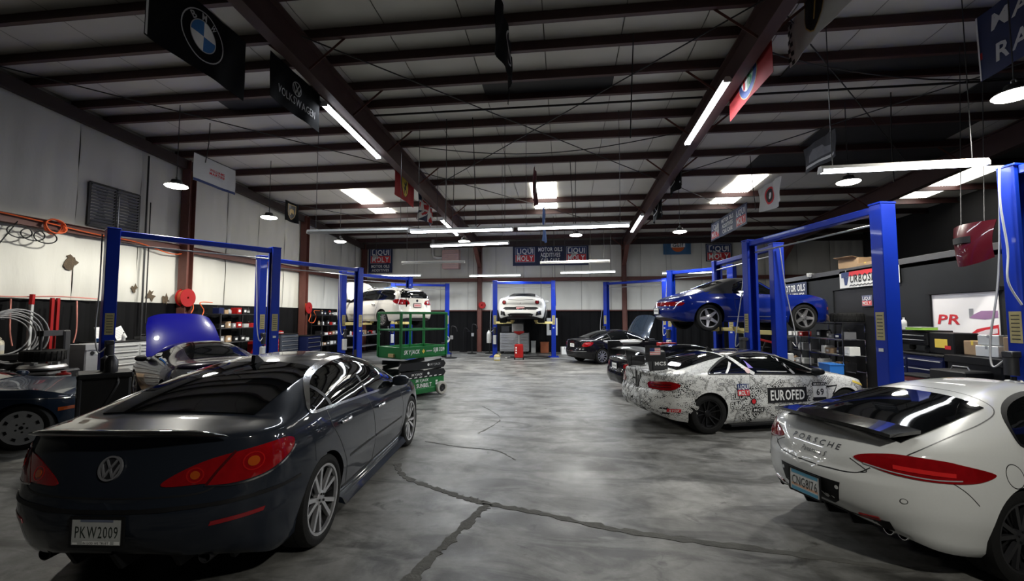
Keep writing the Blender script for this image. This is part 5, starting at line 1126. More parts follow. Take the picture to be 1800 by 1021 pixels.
# ---- white grand tourer seen from behind
FER = dict(x=(-2.2, 2.3), axles=(-1.3, 1.33), track=.80, wheel=('five', .345, .28, .25), gap=.03, scale=1.0,
    half=[(-2.2, .86), (-1.8, .94), (-1.3, .96), (0, .90), (1.3, .93), (1.9, .86), (2.3, .7)], bot=[(-2.2, .30), (-1.8, .2), (1.9, .16), (2.3, .2)],
    belt=[(-2.2, .90), (-1.7, .97), (-1.2, .96), (0, .86), (1.3, .88), (2.0, .74), (2.3, .55)],
    top=[(-2.2, 1.03), (-2.1, 1.06), (-1.7, 1.07), (-1.4, 1.12), (-1.0, 1.22), (-.5, 1.30), (-.1, 1.31), (.3, 1.22), (.7, 1.02), (1.0, .92), (1.6, .82), (2.1, .66), (2.3, .55)],
    rprof=[(.2, .14), (.42, .0), (.56, .02), (.6, .10), (.75, .10), (.8, .05), (1.0, .02), (1.05, .0)], Rp=(.6, .7), np=(2.5, 2.2), Rz=(.06, .1), flare=[(-1.3, .03), (1.33, .03)], tumble=.26)
def build_ferrari(loc, head):
    c = simple('sports_car', 'white two-door sports car seen from behind on the lift by the back wall', loc, head, FER, paint('bright white paint', (.68, .68, .66), .0, .28),
        [(-1.15, .2), (-.8, .7), (-.3, .84), (.1, .8), (.45, .4), (.6, .12), (0, .08), (-.7, .08)], (-1.45, -.75), (.28, .85), GUN, mir=(.6, .95))
    rr = c.rear()
    for sg in (-1, 1):
        tl = c.patch('tail_light', ell(sg * .66, .84, .085, .085, 24), rr, mat('dark round lens', (.10, .02, .015), .15, coat=1), .010, .02, .04); c.patch('lamp_core', ell(sg * .66, .84, .045, .045, 18), rr, REDL, .014, .004, .03, parent=tl)
        c.patch('exhaust_surround', [(sg * .60, .30), (sg * .82, .34), (sg * .80, .50), (sg * .64, .46)], rr, BLACK, .006, .012, .04); 
        for z in (.36, .45): c.patch('exhaust_tip', ell(sg * .72, z, .035, .035, 16), rr, CHROME, .012, .01, .03)
    c.patch('grille_recess', [(-.74, .60), (-.60, .535), (.60, .535), (.74, .60), (.62, .645), (-.62, .645)], rr, BLACK, .006, .01, .05)
    c.patch('diffuser_panel', [(-.52, .36), (-.42, .24), (.42, .24), (.52, .36), (.40, .40), (-.40, .40)], rr, BLACK, .006, .012, .05)
    c.plate((0, .59), .34, .13, mat('plate pink', (.55, .38, .38), .5), rr, None, REDP, hx=.02)
    c.patch('emblem', ell(0, .80, .022, .03, 14), rr, CHROME, .006, .008, .04); c.line('deck_crease', [(-.5, .945), (0, .925), (.5, .945)], .018, rr, mat('shadow gap', (.1, .1, .1), .5), .003, .004)
    return c
# ---- black limousine with open bonnet
MER = dict(x=(-2.5, 2.45), axles=(-1.5, 1.52), track=.79, wheel=('ten', .34, .24, .24), gap=.03, scale=.86,
    half=[(-2.5, .82), (-2.0, .89), (0, .93), (1.9, .9), (2.45, .78)], bot=[(-2.5, .30), (-1.9, .2), (1.9, .18), (2.45, .24)],
    belt=[(-2.5, .92), (-1.8, 1.0), (0, .97), (1.2, .95), (2.0, .84), (2.45, .6)],
    top=[(-2.5, 1.04), (-2.3, 1.08), (-1.9, 1.11), (-1.5, 1.24), (-1.0, 1.39), (-.5, 1.46), (0, 1.47), (.5, 1.38), (.9, 1.2), (1.2, 1.06), (1.6, 1.0), (2.2, .84), (2.45, .65)],
    rprof=[(.2, .14), (.4, .02), (.6, 0), (.68, .04), (.9, .06), (1.05, .03)], Rp=(.5, .6), np=(2.6, 2.2), Rz=(.05, .1), flare=[(-1.5, .02), (1.52, .02)])
PBK = paint('black gloss paint', (.006, .006, .008), .0, .2, .7, .05)
def build_black(loc, head):
    c = simple('limousine', 'long black saloon with raised bonnet parked before the back wall', loc, head, MER, PBK,
        [(-1.5, .15), (-1.3, .55), (-.9, .82), (-.3, .88), (.3, .84), (.7, .6), (1.0, .15), (.3, .07), (-.9, .07)], (-1.85, -.95), (.5, 1.15), SILVER, pillars=([(-1.0, .06), (-1.05, .75)], [(0, .05), (-.05, .86)]), trim=CHROME, mir=(.95, 1.05))
    rr = c.rear()
    for fl in (False, True):
        c.patch('tail_light', [(-.12, .78), (.0, .93), (.2, .96), (.30, .93), (.26, .82), (.1, .76)], c.corner(28, -2.1, -.6, fl), REDL, .006, .015, .04, True)
    c.plate((0, .80), .33, .15, WHITE, rr, None, BLUP); c.line('chrome_strip', [(-.3, .91), (0, .915), (.3, .91)], .02, rr, CHROME, .006, .008); c.line('bumper_strip', [(-.8, .56), (0, .54), (.8, .56)], .02, rr, CHROME, .006, .008)
    open_hood(c, 1.18, 2.38, .80, .70, 62, paint('black blue bonnet paint', (.02, .03, .045), .3, .25)); c.handles([(-.75, .88), (.45, .85)], CHROME)
    return c
# ---- low dark coupe with raised blue bonnet
ROA = dict(x=(-2.1, 2.15), axles=(-1.22, 1.25), track=.75, wheel=('five', .315, .22, .22), gap=.03, scale=.95,
    half=[(-2.1, .78), (-1.6, .85), (0, .87), (1.5, .85), (2.15, .7)], bot=[(-2.1, .28), (-1.7, .2), (1.7, .18), (2.15, .22)],
    belt=[(-2.1, .86), (-1.5, .92), (0, .87), (1.2, .86), (1.8, .76), (2.15, .58)],
    top=[(-2.1, .97), (-1.9, 1.0), (-1.5, 1.02), (-1.2, 1.1), (-.8, 1.25), (-.3, 1.32), (.1, 1.30), (.5, 1.12), (.8, .96), (1.3, .90), (1.8, .76), (2.15, .58)],
    rprof=[(.2, .12), (.4, .02), (.55, 0), (.65, .04), (.95, .06)], Rp=(.5, .6), np=(2.5, 2.2), Rz=(.05, .1), flare=[(-1.22, .025), (1.25, .025)], tumble=.24)
def build_roadster(loc, head):
    pm = paint('black violet paint', (.010, .008, .018), .0, .25, .6, .1)
    c = simple('low_coupe', 'dark low two-door car with blue bonnet raised beside the left wall', loc, head, ROA, pm,
        [(-.98, .15), (-.7, .65), (-.2, .84), (.15, .8), (.45, .4), (.6, .12), (0, .08), (-.7, .08)], (-1.4, -.55), (.2, .72), SILVER, mir=(.55, .95), mm=BLACK)
    for fl in (False, True):
        tl = c.patch('tail_light', [(-.2, .70), (-.16, .84), (.1, .87), (.3, .85), (.28, .72), (.1, .66)], c.corner(32, -1.7, -.5, fl), CLRL, .006, .02, .04, True)
    c.plate((0, .62), .32, .15, WHITE, c.rear(), None, BLUP)
    open_hood(c, .80, 2.05, .76, .66, 50, paint('violet blue bonnet paint', (.003, .003, .13), .0, .3, .5, .1))
    return c
# ---- black coupe in the bay behind the wrapped one
def build_coupe2(loc, head):
    sp = dict(M4S); sp['scale'] = .8; sp['wheel'] = ('ten', .33, .24, .235)
    c = simple('black_coupe', 'black coupe standing between the wrapped racing coupe and the blue lifted car', loc, head, sp, PBK,
        [(-1.36, .13), (-1.2, .5), (-.8, .80), (-.35, .88), (.1, .87), (.5, .75), (.8, .45), (.95, .12), (.4, .06), (-.5, .06), (-1.2, .06)], (-1.78, -.82), (.42, 1.05), GUN, mir=(.82, 1.02))
    for fl in (False, True): c.patch('tail_light', [(-.2, .78), (-.16, .88), (.1, .9), (.26, .88), (.24, .80), (.0, .76)], c.corner(30, -1.95, -.55, fl), REDL, .007, .02, .04, True)
    c.plate((0, .80), .32, .16, WHITE, c.rear(), None, BLKP)
    return c
# ---- blue rear-engined convertible on the lift
P11 = dict(x=(-2.08, 2.12), axles=(-1.135, 1.135), track=.72, wheel=('five', .315, .235, .225), gap=.04, scale=1.0,
    half=[(-2.08, .74), (-1.6, .83), (-1.135, .875), (-.4, .83), (.4, .82), (1.135, .83), (1.7, .76), (2.12, .6)], bot=[(-2.08, .32), (-1.6, .22), (1.7, .2), (2.12, .26)],
    belt=[(-2.08, .66), (-1.7, .79), (-1.135, .86), (-.4, .845), (.3, .84), (.8, .86), (1.2, .86), (1.65, .78), (1.95, .66), (2.12, .52)],
    top=[(-2.08, .72), (-1.9, .80), (-1.5, .92), (-1.1, 1.05), (-.7, 1.20), (-.3, 1.30), (0, 1.31), (.25, 1.26), (.5, 1.10), (.75, .92), (1.0, .85), (1.4, .77), (1.8, .64), (2.0, .55), (2.12, .48)],
    rprof=[(.2, .14), (.36, .02), (.5, 0), (.58, .03), (.64, .05), (.75, .09)], Rp=(.6, .55), np=(2.3, 2.2), Rz=(.07, .08), flare=[(-1.135, .05), (1.135, .03)], tumble=.24)
def build_911(loc, head):
    pm = paint('deep blue paint', (.004, .014, .15), .0, .25, .8, .1)
    c = simple('convertible', 'blue rear-engined convertible with black soft top raised on a lift', loc, head, P11, pm,
        [(-.52, .15), (-.42, .62), (-.1, .82), (.12, .82), (.36, .5), (.55, .12), (.1, .08), (-.3, .08)], (-1.12, -.62), (.14, .68), SILVER, mir=(.5, .94))
    X = np.linspace(-1.2, .16, 14); t_ = c.top()
    c.patch('soft_top', [(x, c.cant(x, 10)) for x in X] + [(x, -c.cant(x, 10)) for x in X[::-1]], t_, mat('black canvas', (.012, .012, .014), .8, bump=.2), .003, .006, .06)
    for fl in (False, True):
        f = c.side(fl)
        c.patch('soft_top_side', c.dlo([(-1.18, .1), (-.9, .5), (-.52, .85), (-.44, .62), (-.54, .10)]), f, MATS['black canvas'], .004, .006, .05)
        c.patch('front_indicator', [(1.78, .50), (2.0, .50), (2.0, .56), (1.78, .57)], f, ORAL, .006, .01, .04)
        c.blines('sill_strip', [(-.7, .34), (0, .34), (.72, .34)], .014, SILVER) if not fl else None
        c.patch('headlight', ell(.0, .0, .11, .11, 20), lambda u, z, off=0., s_=(1 if fl else -1): c.ray((1.72 + 4 - .2 * z, s_ * (.56 + u * .8), .76 + 1.7 + z), (-.92, 0, -.39), off) or c.ray((8, s_ * .56, .6), (-1, 0, 0), off), CLRL, .01, .01, .04)
    rr = c.rear()
    c.patch('reflector_band', [(-.70, .60), (.70, .60), (.68, .69), (-.68, .69)], rr, REDL, .006, .012, .05)
    for fl in (False, True): c.patch('tail_light', [(-.2, .59), (.2, .60), (.26, .66), (.16, .70), (-.2, .69)], c.corner(40, -1.75, -.5, fl), REDL, .006, .012, .04)
    c.plate((0, .48), .33, .15, WHITE, rr, None, BLKP); c.handles([(-.42, .76)], pm)
    c.seam('door_seam', [(-.5, .84), (-.52, .6), (-.42, .34)]); c.seam('door_seam', [(.62, .84), (.64, .6), (.6, .34)])
    return c
# ---- dark coupe cut by the left edge
P28 = dict(x=(-2.2, 1.98), axles=(-1.25, 1.25), track=.78, wheel=('dial', .325, .24, .24), gap=.035, scale=.9,
    half=[(-2.2, .8), (-1.25, .92), (0, .90), (1.25, .91), (1.7, .84), (1.98, .7)], bot=[(-2.2, .3), (-1.7, .2), (1.6, .18), (1.98, .26)],
    belt=[(-2.2, .78), (-1.2, .90), (0, .86), (1.25, .87), (1.7, .74), (1.98, .55)],
    top=[(-2.2, .84), (-1.8, .98), (-1.0, 1.2), (-.4, 1.28), (0, 1.27), (.4, 1.12), (.75, .95), (1.2, .88), (1.6, .78), (1.98, .55)], Rp=(.6, .7), np=(2.4, 2.1), Rz=(.06, .09), flare=[(-1.25, .03), (1.25, .03)], tumble=.25)
def build_928(loc, head):
    pm = paint('midnight blue paint', (.010, .018, .034), .0, .25, .5, .1)
    c = simple('dark_coupe', 'midnight blue coupe with silver slotted disc wheels at the left picture edge', loc, head, P28, pm,
        [(-1.3, .15), (-1.0, .6), (-.4, .84), (0, .8), (.4, .4), (.6, .12), (-.2, .08)], (-1.7, -.8), (.1, .7), mat('painted silver', (.42, .43, .45), .4, .4), mir=(.5, .95))
    for fl in (False, True):
        c.patch('front_indicator', [(1.60, .52), (1.76, .53), (1.76, .575), (1.60, .575)], c.side(fl), ORAL, .006, .01, .04)
        c.line('wing_crease', [(-1.0, .74), (0, .74), (1.0, .76), (1.7, .70)], .008, c.side(fl), CHROME, .004, .004)
    return c
build_cc((-2.87, 4.54, 0), 95)
build_pan((3.676, 4.351, 0), 19.1)
build_m4((3.06, 8.095, 0), 18)
build_wagon((-7.1, 16.4, 1.4), 148)
build_ferrari((-1.72, 19.5, 1.5), 90)
build_black((2.1, 18.0, 0), 32)
build_roadster((-7.75, 8.55, 0), 147)
build_coupe2((2.9, 10.95, 0), 18)
build_911((4.4, 11.75, 1.42), 8)
build_928((-8.48, 5.12, 0), 33)
# ------------------------------------------------------------------ scissor lift
def scissor(loc, rz):
    t = thing('scissor_lift', 'green scissor lift with railed platform in mid-hall', 'scissor lift', loc, rz)
    G = mat('machine green', (.004, .135, .028), .4, coat=.3, var=.1); L, W = 1.28, .80; GP = mat('folded steel black', (.02, .021, .024), .4, .3)
    # local frame: near corner at origin, x along the lettered side, y across
    b = MB(); b.box((L / 2, W / 2, .27), (L * .98, W * .92, .30), bev=.02); b.box((L / 2, W / 2, .13), (L * .62, W * .95, .12), bev=.01); ch = b.build('chassis', G, t)
    f = flat((0, .028, 0), (1, 0, 0), (0, 0, 1))
    def st(par, txt, h, w, c, m, sh=.0): V, fs = text2d(txt, h, w, 1, .12, sh); stamp(par, 'lettering', V + np.array(c), fs, f, m, .006)
    st(ch, 'SKYJACK', .055, .36, (.60, .36), WHITE, .2); st(ch, 'SUNBELT', .085, .42, (.66, .25), WHITE); V, fs = fill2d(rect(.66, .165, .26, .018), .3); stamp(ch, 'print_strip', V, fs, f, GREYP, .006)
    for c_, r_ in (((.36, .25), .055),):
        V, fs = fill2d([(c_[0] + r_ * (1 if k % 2 else .55) * math.cos(k * math.pi / 8), c_[1] + r_ * (1 if k % 2 else .55) * math.sin(k * math.pi / 8)) for k in range(16)], .3); stamp(ch, 'sun_emblem', V, fs, f, YELP, .006)
    for c_ in ((1.02, .31), (1.02, .25)): V, fs = fill2d(rect(*c_, .06, .045), .3); stamp(ch, 'decal', V, fs, f, WHITE, .006)
    for x, y in ((.14, .03), (L - .14, .03), (.14, W - .03), (L - .14, W - .03)):
        s_ = -1 if y < W / 2 else 1; b = MB(); b.lathe([(.09, -.045), (.135, -.045), (.145, -.03), (.145, .03), (.135, .045), (.09, .045)], (x, y + s_ * .03, .145), 28, axis='y', closed=True); w_ = b.build('wheel', mat('pale solid tyre', (.45, .43, .38), .7), t, 40)
        b = MB(); b.lathe([(0, -.03), (.03, -.04), (.035, -.02), (.09, -.02), (.09, .02), (0, .02)], (x, y + s_ * .03, .145), 20, axis='y'); b.build('hub', DARKST, w_, 40)
    for k in range(4):                                                   # folded scissor links
        z0, z1 = (.44, .56) if k % 2 == 0 else (.56, .44); lv = .0 if k < 2 else .19
        for y in (.10, W - .10):
            b = MB(); b.bar((.06, y + .03 * (k % 2), z0 + lv), (L - .06, y + .03 * (k % 2), z1 + lv), .035, .095, bev=.006); b.build('scissor_arm', GP, t)
    for z in (.50, .69):
        b = MB(); b.cyl((L / 2, .05, z), (L / 2, W - .05, z), .025, 12); b.build('pivot_pin', GALV, t)
    for k, (z, x_) in enumerate(((.47, .03), (.66, .03))):
        b = MB(); b.prism([(.04, z - .06), (L - .04, z - .06), (L + .02, z + .02), (L - .04, z + .10), (.04, z + .10), (-.02, z + .02)], .03, .06, lambda a, zz, d: (a, d, zz)); gd = b.build('arm_guard', GP, t)
        g = flat((0, .03, 0), (1, 0, 0), (0, 0, 1))
        V, fs = text2d('SKYJACK', .045, .30, 1, .12, .2); stamp(gd, 'lettering', V + np.array((.46 if k == 0 else .98, z + .03)) * 1, fs, g, WHITE if k == 0 else GREYP, .004)
        V, fs = fill2d(ell(.78, z + .03, .03, .03, 16), .2); stamp(gd, 'decal', V, fs, g, WHITE, .004)
    b = MB()
    for k in range(8): b.prism([(.1 + .14 * k, .425), (.17 + .14 * k, .425), (.19 + .14 * k, .445), (.12 + .14 * k, .445)], -.002, .0, lambda a, z, d: (a, .025 + d, z))
    b.build('hazard_dashes', WHITE, t)
    # platform
    b = MB(); b.box((L / 2, W / 2, .885), (L, W, .05)); dk = b.build('platform_deck', G, t)
    for (p, q) in (((0, 0), (L, 0)), ((L, 0), (L, W)), ((L, W), (0, W)), ((0, W), (0, 0))):
        b = MB(); b.bar((*p, 1.0), (*q, 1.0), .02, .22, bev=.004); tb = b.build('toe_board', G, t)
        for z, n in ((1.84, 'top_rail'), (1.47, 'mid_rail')): b = MB(); b.bar((*p, z), (*q, z), .045 if z > 1.6 else .03, .05 if z > 1.6 else .035, bev=.006); b.build(n, G, t)
        if p == (0, 0):
            g = flat((0, -.011, 0), (1, 0, 0), (0, 0, 1))
            V, fs = text2d('SKYJACK', .085, .42, 1, .12, .2); stamp(tb, 'lettering', V + np.array((.28, 1.0)), fs, g, WHITE, .004); V, fs = text2d('SJIII 3219', .085, .33, 1, .12); stamp(tb, 'lettering', V + np.array((1.05, 1.02)), fs, g, WHITE, .004)
            V, fs = fill2d([(.56, 1.0), (.60, .95), (.64, 1.0), (.60, 1.05)], .3); stamp(tb, 'diamond_emblem', V, fs, g, YELP, .004); V, fs = fill2d(rect(.76, 1.0, .17, .022), .3); stamp(tb, 'print_strip', V, fs, g, GREYP, .004)
    for x, y in ((0, 0), (L, 0), (L, W), (0, W), (L * .68, W)): b = MB(); b.box((x, y, 1.37), (.05, .05, .98), bev=.006); b.build('rail_post', G, t)
    b = MB(); b.box((-.03, W * .35, .93), (.04, .18, .07)); b.build('notice_plate', mat('tan plate', (.4, .3, .14), .6), t)
    b = MB(); b.box((L * .72, W * .3, .95), (.3, .2, .08), bev=.01); b.build('control_tray', LGRAY, t)
    return t
scissor((-3.40, 8.9, 0), R(58))

# ------------------------------------------------------------------ workshop things
def rl(t, loc, rz): t.location = loc; t.rotation_euler = (0, 0, rz)
def chest(loc, rz, w, d, h, rows, cols, m, label, handle=GALV, feet=True):
    """tool chest: body, drawers with handles, worktop, castors; front faces local -y"""
    t = thing('tool_chest', label, 'tool chest', loc, rz, 'workshop tool chests'); b = MB(); z0 = .12; b.box((0, 0, z0 + (h - z0) / 2), (w, d, h - z0), bev=.012); b.build('body', m, t)
    cw = w / cols; rh = (h - z0 - .08) / rows
    for c in range(cols):
        for r in range(rows):
            x = -w / 2 + cw * (c + .5); z = z0 + .03 + rh * (r + .5); b = MB(); b.box((x, -d / 2 - .006, z), (cw - .03, .014, rh - .014), bev=.004); dr = b.build('drawer', m, t)
            b = MB(); b.box((x, -d / 2 - .022, z + rh * .28), (cw - .08, .02, .016), bev=.004); b.build('handle', handle, dr)
    b = MB(); b.box((0, 0, h + .012), (w + .02, d + .02, .025), bev=.005); b.build('worktop', BLACK, t)
    for sx in (-1, 1):
        for sy in (-1, 1): b = MB(); b.cyl((sx * (w / 2 - .07), sy * (d / 2 - .07) - .02, .06), (sx * (w / 2 - .07), sy * (d / 2 - .07) + .02, .06), .06, 14); b.build('castor', RUB, t, 40)
    return t
def shelf(loc, rz, w, d, h, n, m, label, wirey=False, post=.03):
    t = thing('shelving_rack', label, 'shelf', loc, rz, 'workshop shelving racks')
    for sx in (-1, 1):
        for sy in (-1, 1): b = MB(); b.box((sx * (w / 2 - post / 2), sy * (d / 2 - post / 2), h / 2), (post, post, h)); b.build('post', m, t)
    zs = [.12 + (h - .15) * k / (n - 1) for k in range(n)]
    for z in zs:
        b = MB()
        if wirey:
            for k in range(13): b.box((-w / 2 + w * k / 12, 0, z), (.008, d, .008))
            for sy in (-1, 0, 1): b.box((0, sy * d / 2.05, z), (w, .012, .02))
        else: b.box((0, 0, z), (w, d, .025), bev=.004)
        b.build('shelf_board', m, t)
    return t, zs
def bxt(name, label, cat, loc, rz, dims, m, lid=None, group=None, m2=None):
    t = thing(name, label, cat, loc, rz, group); w, d, h = dims; b = MB(); b.box((0, 0, h / 2), (w, d, h), bev=min(w, d, h) * .04); b.build('body', m, t)
    b = MB()
    if lid == 'flaps':
        b.bar((0, -d / 2, h), (0, -d * .85, h * 1.12), w * .96, .006); b.bar((0, d / 2, h), (0, d * .8, h * 1.15), w * .96, .006); b.build('flap', m, t)
    elif lid == 'tape': b.box((0, 0, h + .001), (w * 1.005, d * .14, .004)); b.box((0, -d / 2 - .001, h * .85), (w * .14 if w < d else d * .14, .003, h * .3)); b.build('tape', m2 or YELP, t)
    elif lid == 'lip': b.box((0, 0, h), (w * 1.05, d * 1.05, h * .1), bev=.004); b.build('rim', m2 or m, t)
    elif lid == 'label': b.box((0, -d / 2 - .002, h * .5), (w * .5, .004, h * .4)); b.build('label_sticker', m2 or WHITE, t)
    elif lid == 'handle': b.tube([(-w * .25, 0, h), (-w * .2, 0, h + .05), (w * .2, 0, h + .05), (w * .25, 0, h)], .01, 6); b.build('handle', m2 or BLACK, t)
    return t
def bottle(name, label, loc, r, h, m, cap=BLACK, group=None, cat='bottle', handle=False):
    t = thing(name, label, cat, loc, 0, group); b = MB(); b.lathe([(0, 0), (r * .95, 0), (r, r * .1), (r, h * .62), (r * .85, h * .74), (r * .35, h * .84), (r * .33, h * .92), (0, h * .92)], n=18); b.build('body', m, t, 40)
    b = MB(); b.lathe([(0, h * .9), (r * .4, h * .9), (r * .4, h), (0, h)], n=14); b.build('cap', cap, t, 40)
    b = MB(); b.lathe([(r * 1.01, h * .2), (r * 1.01, h * .5)], n=18); b.build('label_band', LGRAY, t, 40)
    if handle: b = MB(); b.tube([(r * .8, 0, h * .7), (r * 1.1, 0, h * .85), (r * .6, 0, h * .95), (r * .3, 0, h * .88)], r * .1, 6); b.build('handle', m, t, 60)
    return t
def tyre(label, loc, rot, r=.32, w=.22, group=None):
    t = thing('loose_tyre', label, 'tyre', loc, 0, group); t.rotation_euler = rot; T, W, D = wheel_meshes('five', r, w, r * .68, GUN, BLACK); link('tyre_casing', T, t)
    b = MB()
    for k in range(24): a = 2 * math.pi * k / 24; b.box((r * math.cos(a), 0, r * math.sin(a)), (.012, w * .8, .02), M=[[math.cos(a), 0, -math.sin(a)], [0, 1, 0], [math.sin(a), 0, math.cos(a)]])
    b.build('tread_blocks', RUB, t); return t
def reel(label, loc, rz, col, hose=True, r=.17):
    t = thing('hose_reel', label, 'hose reel', loc, rz, 'red hose reels on the walls')          # axis along local x, drops below
    for s_ in (-1, 1): b = MB(); b.lathe([(.03, s_ * .07), (r, s_ * .07), (r, s_ * .085), (.03, s_ * .085)], n=28, axis='x', closed=True); b.build('side_disc', col, t, 40)
    b = MB(); b.lathe([(.05, -.07), (r * .82, -.07), (r * .86, -.035), (r * .8, 0), (r * .86, .035), (r * .82, .07), (.05, .07)], n=24, axis='x', closed=True); b.build('wound_hose', mat('dark orange hose', (.45, .07, .02), .5), t, 50)
    b = MB(); b.box((-.13, 0, 0), (.06, .12, .26), bev=.01); b.box((-.16, 0, 0), (.02, .2, .3)); b.build('bracket', DARKST, t)
    if hose: b = MB(); b.tube(smooth_loop([(0, r * .8, 0), (.02, r, -.3), (.03, .1, -.55), (.02, .45, -.6), (.02, .62, -.35), (.0, .5, -.12), (-.05, 1.0, -.1)], 7, False), .014, 6); b.build('hose', ORANGE, t, 60)
    return t
# --- left wall, front part
WLX = XL + .09
lv = thing('wall_louvre', 'grey slatted vent louvre high on the left wall', 'vent', (XL + .08, 9.13, 3.83)); b = MB()
for p, q in (((0, -.58, 0), (0, .58, 0)), ((0, -.58, .97), (0, .58, .97)), ((0, -.58, 0), (0, -.58, .97)), ((0, .58, 0), (0, .58, .97)), ((0, .0, 0), (0, 0, .97))): b.bar(p, q, .05, .05)
b.build('frame', DARKST, lv); sl = None
for k in range(13):
    for y in (-.29, .29):
        if sl is None: b = MB(); b.bar((0, -.26, 0), (0, .26, 0), .075, .006, up=(-.55, 0, .83)); o = b.build('slat', GRAYM, lv); sl = o.data
        else: o = link('slat', sl, lv)
        o.location = (.02, y, .05 + .072 * k)
b = MB(); b.box((-.03, 0, .48), (.01, 1.1, .95)); b.build('backing', mat('vent dark', (.05, .055, .05), .6), lv)
b = MB(); b.cyl((.06, .04, .0), (.06, .04, .8), .012, 8); b.build('linkage_rod', GALV, lv)
wire('wall_conduit', [(XL + .12, 9.9, 1.2), (XL + .12, 9.88, zp(9.9) - .3)], .022, DARKST, wall_left); wire('wall_conduit', [(XL + .12, 10.0, 1.6), (XL + .12, 9.99, 4.7)], .014, DARKST, wall_left)
wire('wall_cable', smooth_loop([(XL + .2, 4.0, 3.75), (XL + .2, 6.8, 3.72), (XL + .2, 8.6, 3.62), (XL + .2, 9.6, 3.60), (XL + .2, 10.6, 3.45), (XL + .2, 11.2, 3.6)], 6, False), .014, ORANGE, wall_left); wire('wall_cable', smooth_loop([(XL + .22, 7.2, 3.6), (XL + .18, 6.9, 3.0), (XL + .18, 6.5, 2.3)], 6, False), .01, BLACK, wall_left)
wire('wall_cable', smooth_loop([(XL + .15, 5.5, 2.25), (XL + .15, 7.0, 2.14), (XL + .15, 8.0, 2.18), (XL + .15, 8.8, 2.16)], 6, False), .014, mat('pink cord', (.55, .2, .16), .6), wall_left)
for (y, z, s_, k) in ((8.28, 2.95, .28, 0), (9.72, 2.45, .2, 1), (10.15, 2.3, .26, 2), (10.6, 2.22, .24, 3), (7.0, 2.35, .2, 4)):
    r = random.Random(k); b = MB(); P = [(s_ * (.25 + r.random()) * .5 * math.cos(a), s_ * (.25 + r.random()) * .7 * math.sin(a)) for a in np.linspace(0, 6.28, 15)[:-1]]
    V, fs = fill2d(P, .2); lay(b, V, fs, flat((XL + .075, y, z), (0, 1, 0), (0, 0, 1)), 0, .006); b.build('insulation_tear', mat('torn fibre', (.09, .065, .04), .95, var=.5, scale=14, bump=.6), wall_left, 40)
oc = thing('cord_coil', 'bright orange extension cord coiled on the left wall rail', 'cord', (XL + .25, 7.8, 3.62)); 
for k in range(5): b = MB(); b.tube([(.02 * k - .04 + .02 * math.sin(3 * a + k), (.15 + .012 * k) * math.cos(a), (.16 - .008 * k) * math.sin(a) * (1 + .1 * math.sin(2 * a + k))) for a in np.linspace(0, 6.283, 25)[:-1]], .012, 6, closed=True); b.build('cord_loop', ORANGE, oc, 60)
bc = thing('cable_loop', 'black cable loops hanging below the left wall rail', 'cable', (XL + .25, 7.3, 3.4))
for k in range(3): b = MB(); b.tube([(0.02 * k, -.08 + .2 * k + .2 * math.cos(a), .12 * math.sin(a) - .02 * k) for a in np.linspace(0, 6.283, 21)[:-1]], .012, 6, closed=True); b.build('cord_loop', BLACK, bc, 60)
reel('red hose reel on the left wall with drooping orange hose beside the raised blue bonnet', (XL + .32, 10.95, 2.28), 0, REDM, True, .25); reel('red hose reel further along the left wall beyond the second lift', (XL + .32, 16.75, 2.12), 0, REDM, True, .23); reel('small red hose reel on the back wall left of the sports car lift', (-4.1, YB - .35, 2.35), R(-90), REDM, False, .17)
pj = thing('red_pole_jack', 'tall red pole jack standing against the black wainscot', 'jack', (XL + .3, 7.85, 0)); b = MB(); b.box((0, -.05, 1.07), (.05, .05, 2.14)); b.box((0, .05, 1.07), (.05, .05, 2.14)); b.build('pole', REDM, pj); b = MB(); b.box((.08, 0, .03), (.4, .4, .06), bev=.01); b.build('base', REDM, pj); b = MB(); b.box((.03, 0, 1.0), (.1, .16, .12), bev=.01); b.tube([(.05, 0, 1.0), (.12, .14, .9)], .012, 6); b.build('handle', GALV, pj)
wire('wall_pipe', [(XL + .2, 7.5, .6), (XL + .2, 7.52, 2.0)], .04, LGRAY, wall_left); wire('wall_pipe', [(XL + .2, 7.52, 2.0), (XL + .2, 7.53, 2.2)], .045, REDM, wall_left)
for k, (y, z) in enumerate(((7.2, 2.1), (8.35, 2.1))): wire('air_line', smooth_loop([(XL + .18, y, z), (XL + .25, y - .03, z - .6), (XL + .28, y - .1 * k, 1.2)], 6, False), .014, MATS['pink cord'], wall_left)
cab = bxt('gauge_cabinet', 'grey steel cabinet with two round black gauges by the left wall', 'cabinet', (-9.75, 8.0, 0), R(90), (.5, .5, 1.14), GRAYM, 'lip'); 
for s_ in (-.12, .12): b = MB(); b.lathe([(0, -.012), (.035, -.012), (.04, 0), (0, 0)], (s_, -.25, 1.02), 16, axis='y'); b.build('gauge', BLACK, cab, 40)
b = MB(); b.box((0, -.252, 1.02), (.12, .004, .07)); b.build('label_sticker', LGRAY, cab)
chest((-10.18, 9.25, 0), R(90), 1.75, .55, 1.18, 7, 2, LGRAY, 'wide silver tool chest with black top by the left wall')
for k, (y, a, lb) in enumerate(((8.75, 0, 'white printed sheet propped upright on the silver tool chest'), (9.2, .35, 'tilted white printed sheet propped on the silver tool chest'))):
    t = thing('paper_sheet', lb, 'paper', (-10.3, y, 1.21)); b = MB(); b.box((0, 0, .17), (.012, .26, .30)); o = b.build('sheet', WHITE, t); b = MB()
    for q in range(6): b.box((.008, 0, .08 + .035 * q), (.003, .2, .008))
    b.build('print_lines', GREYP, t); t.rotation_euler = (a, -.25, 0)
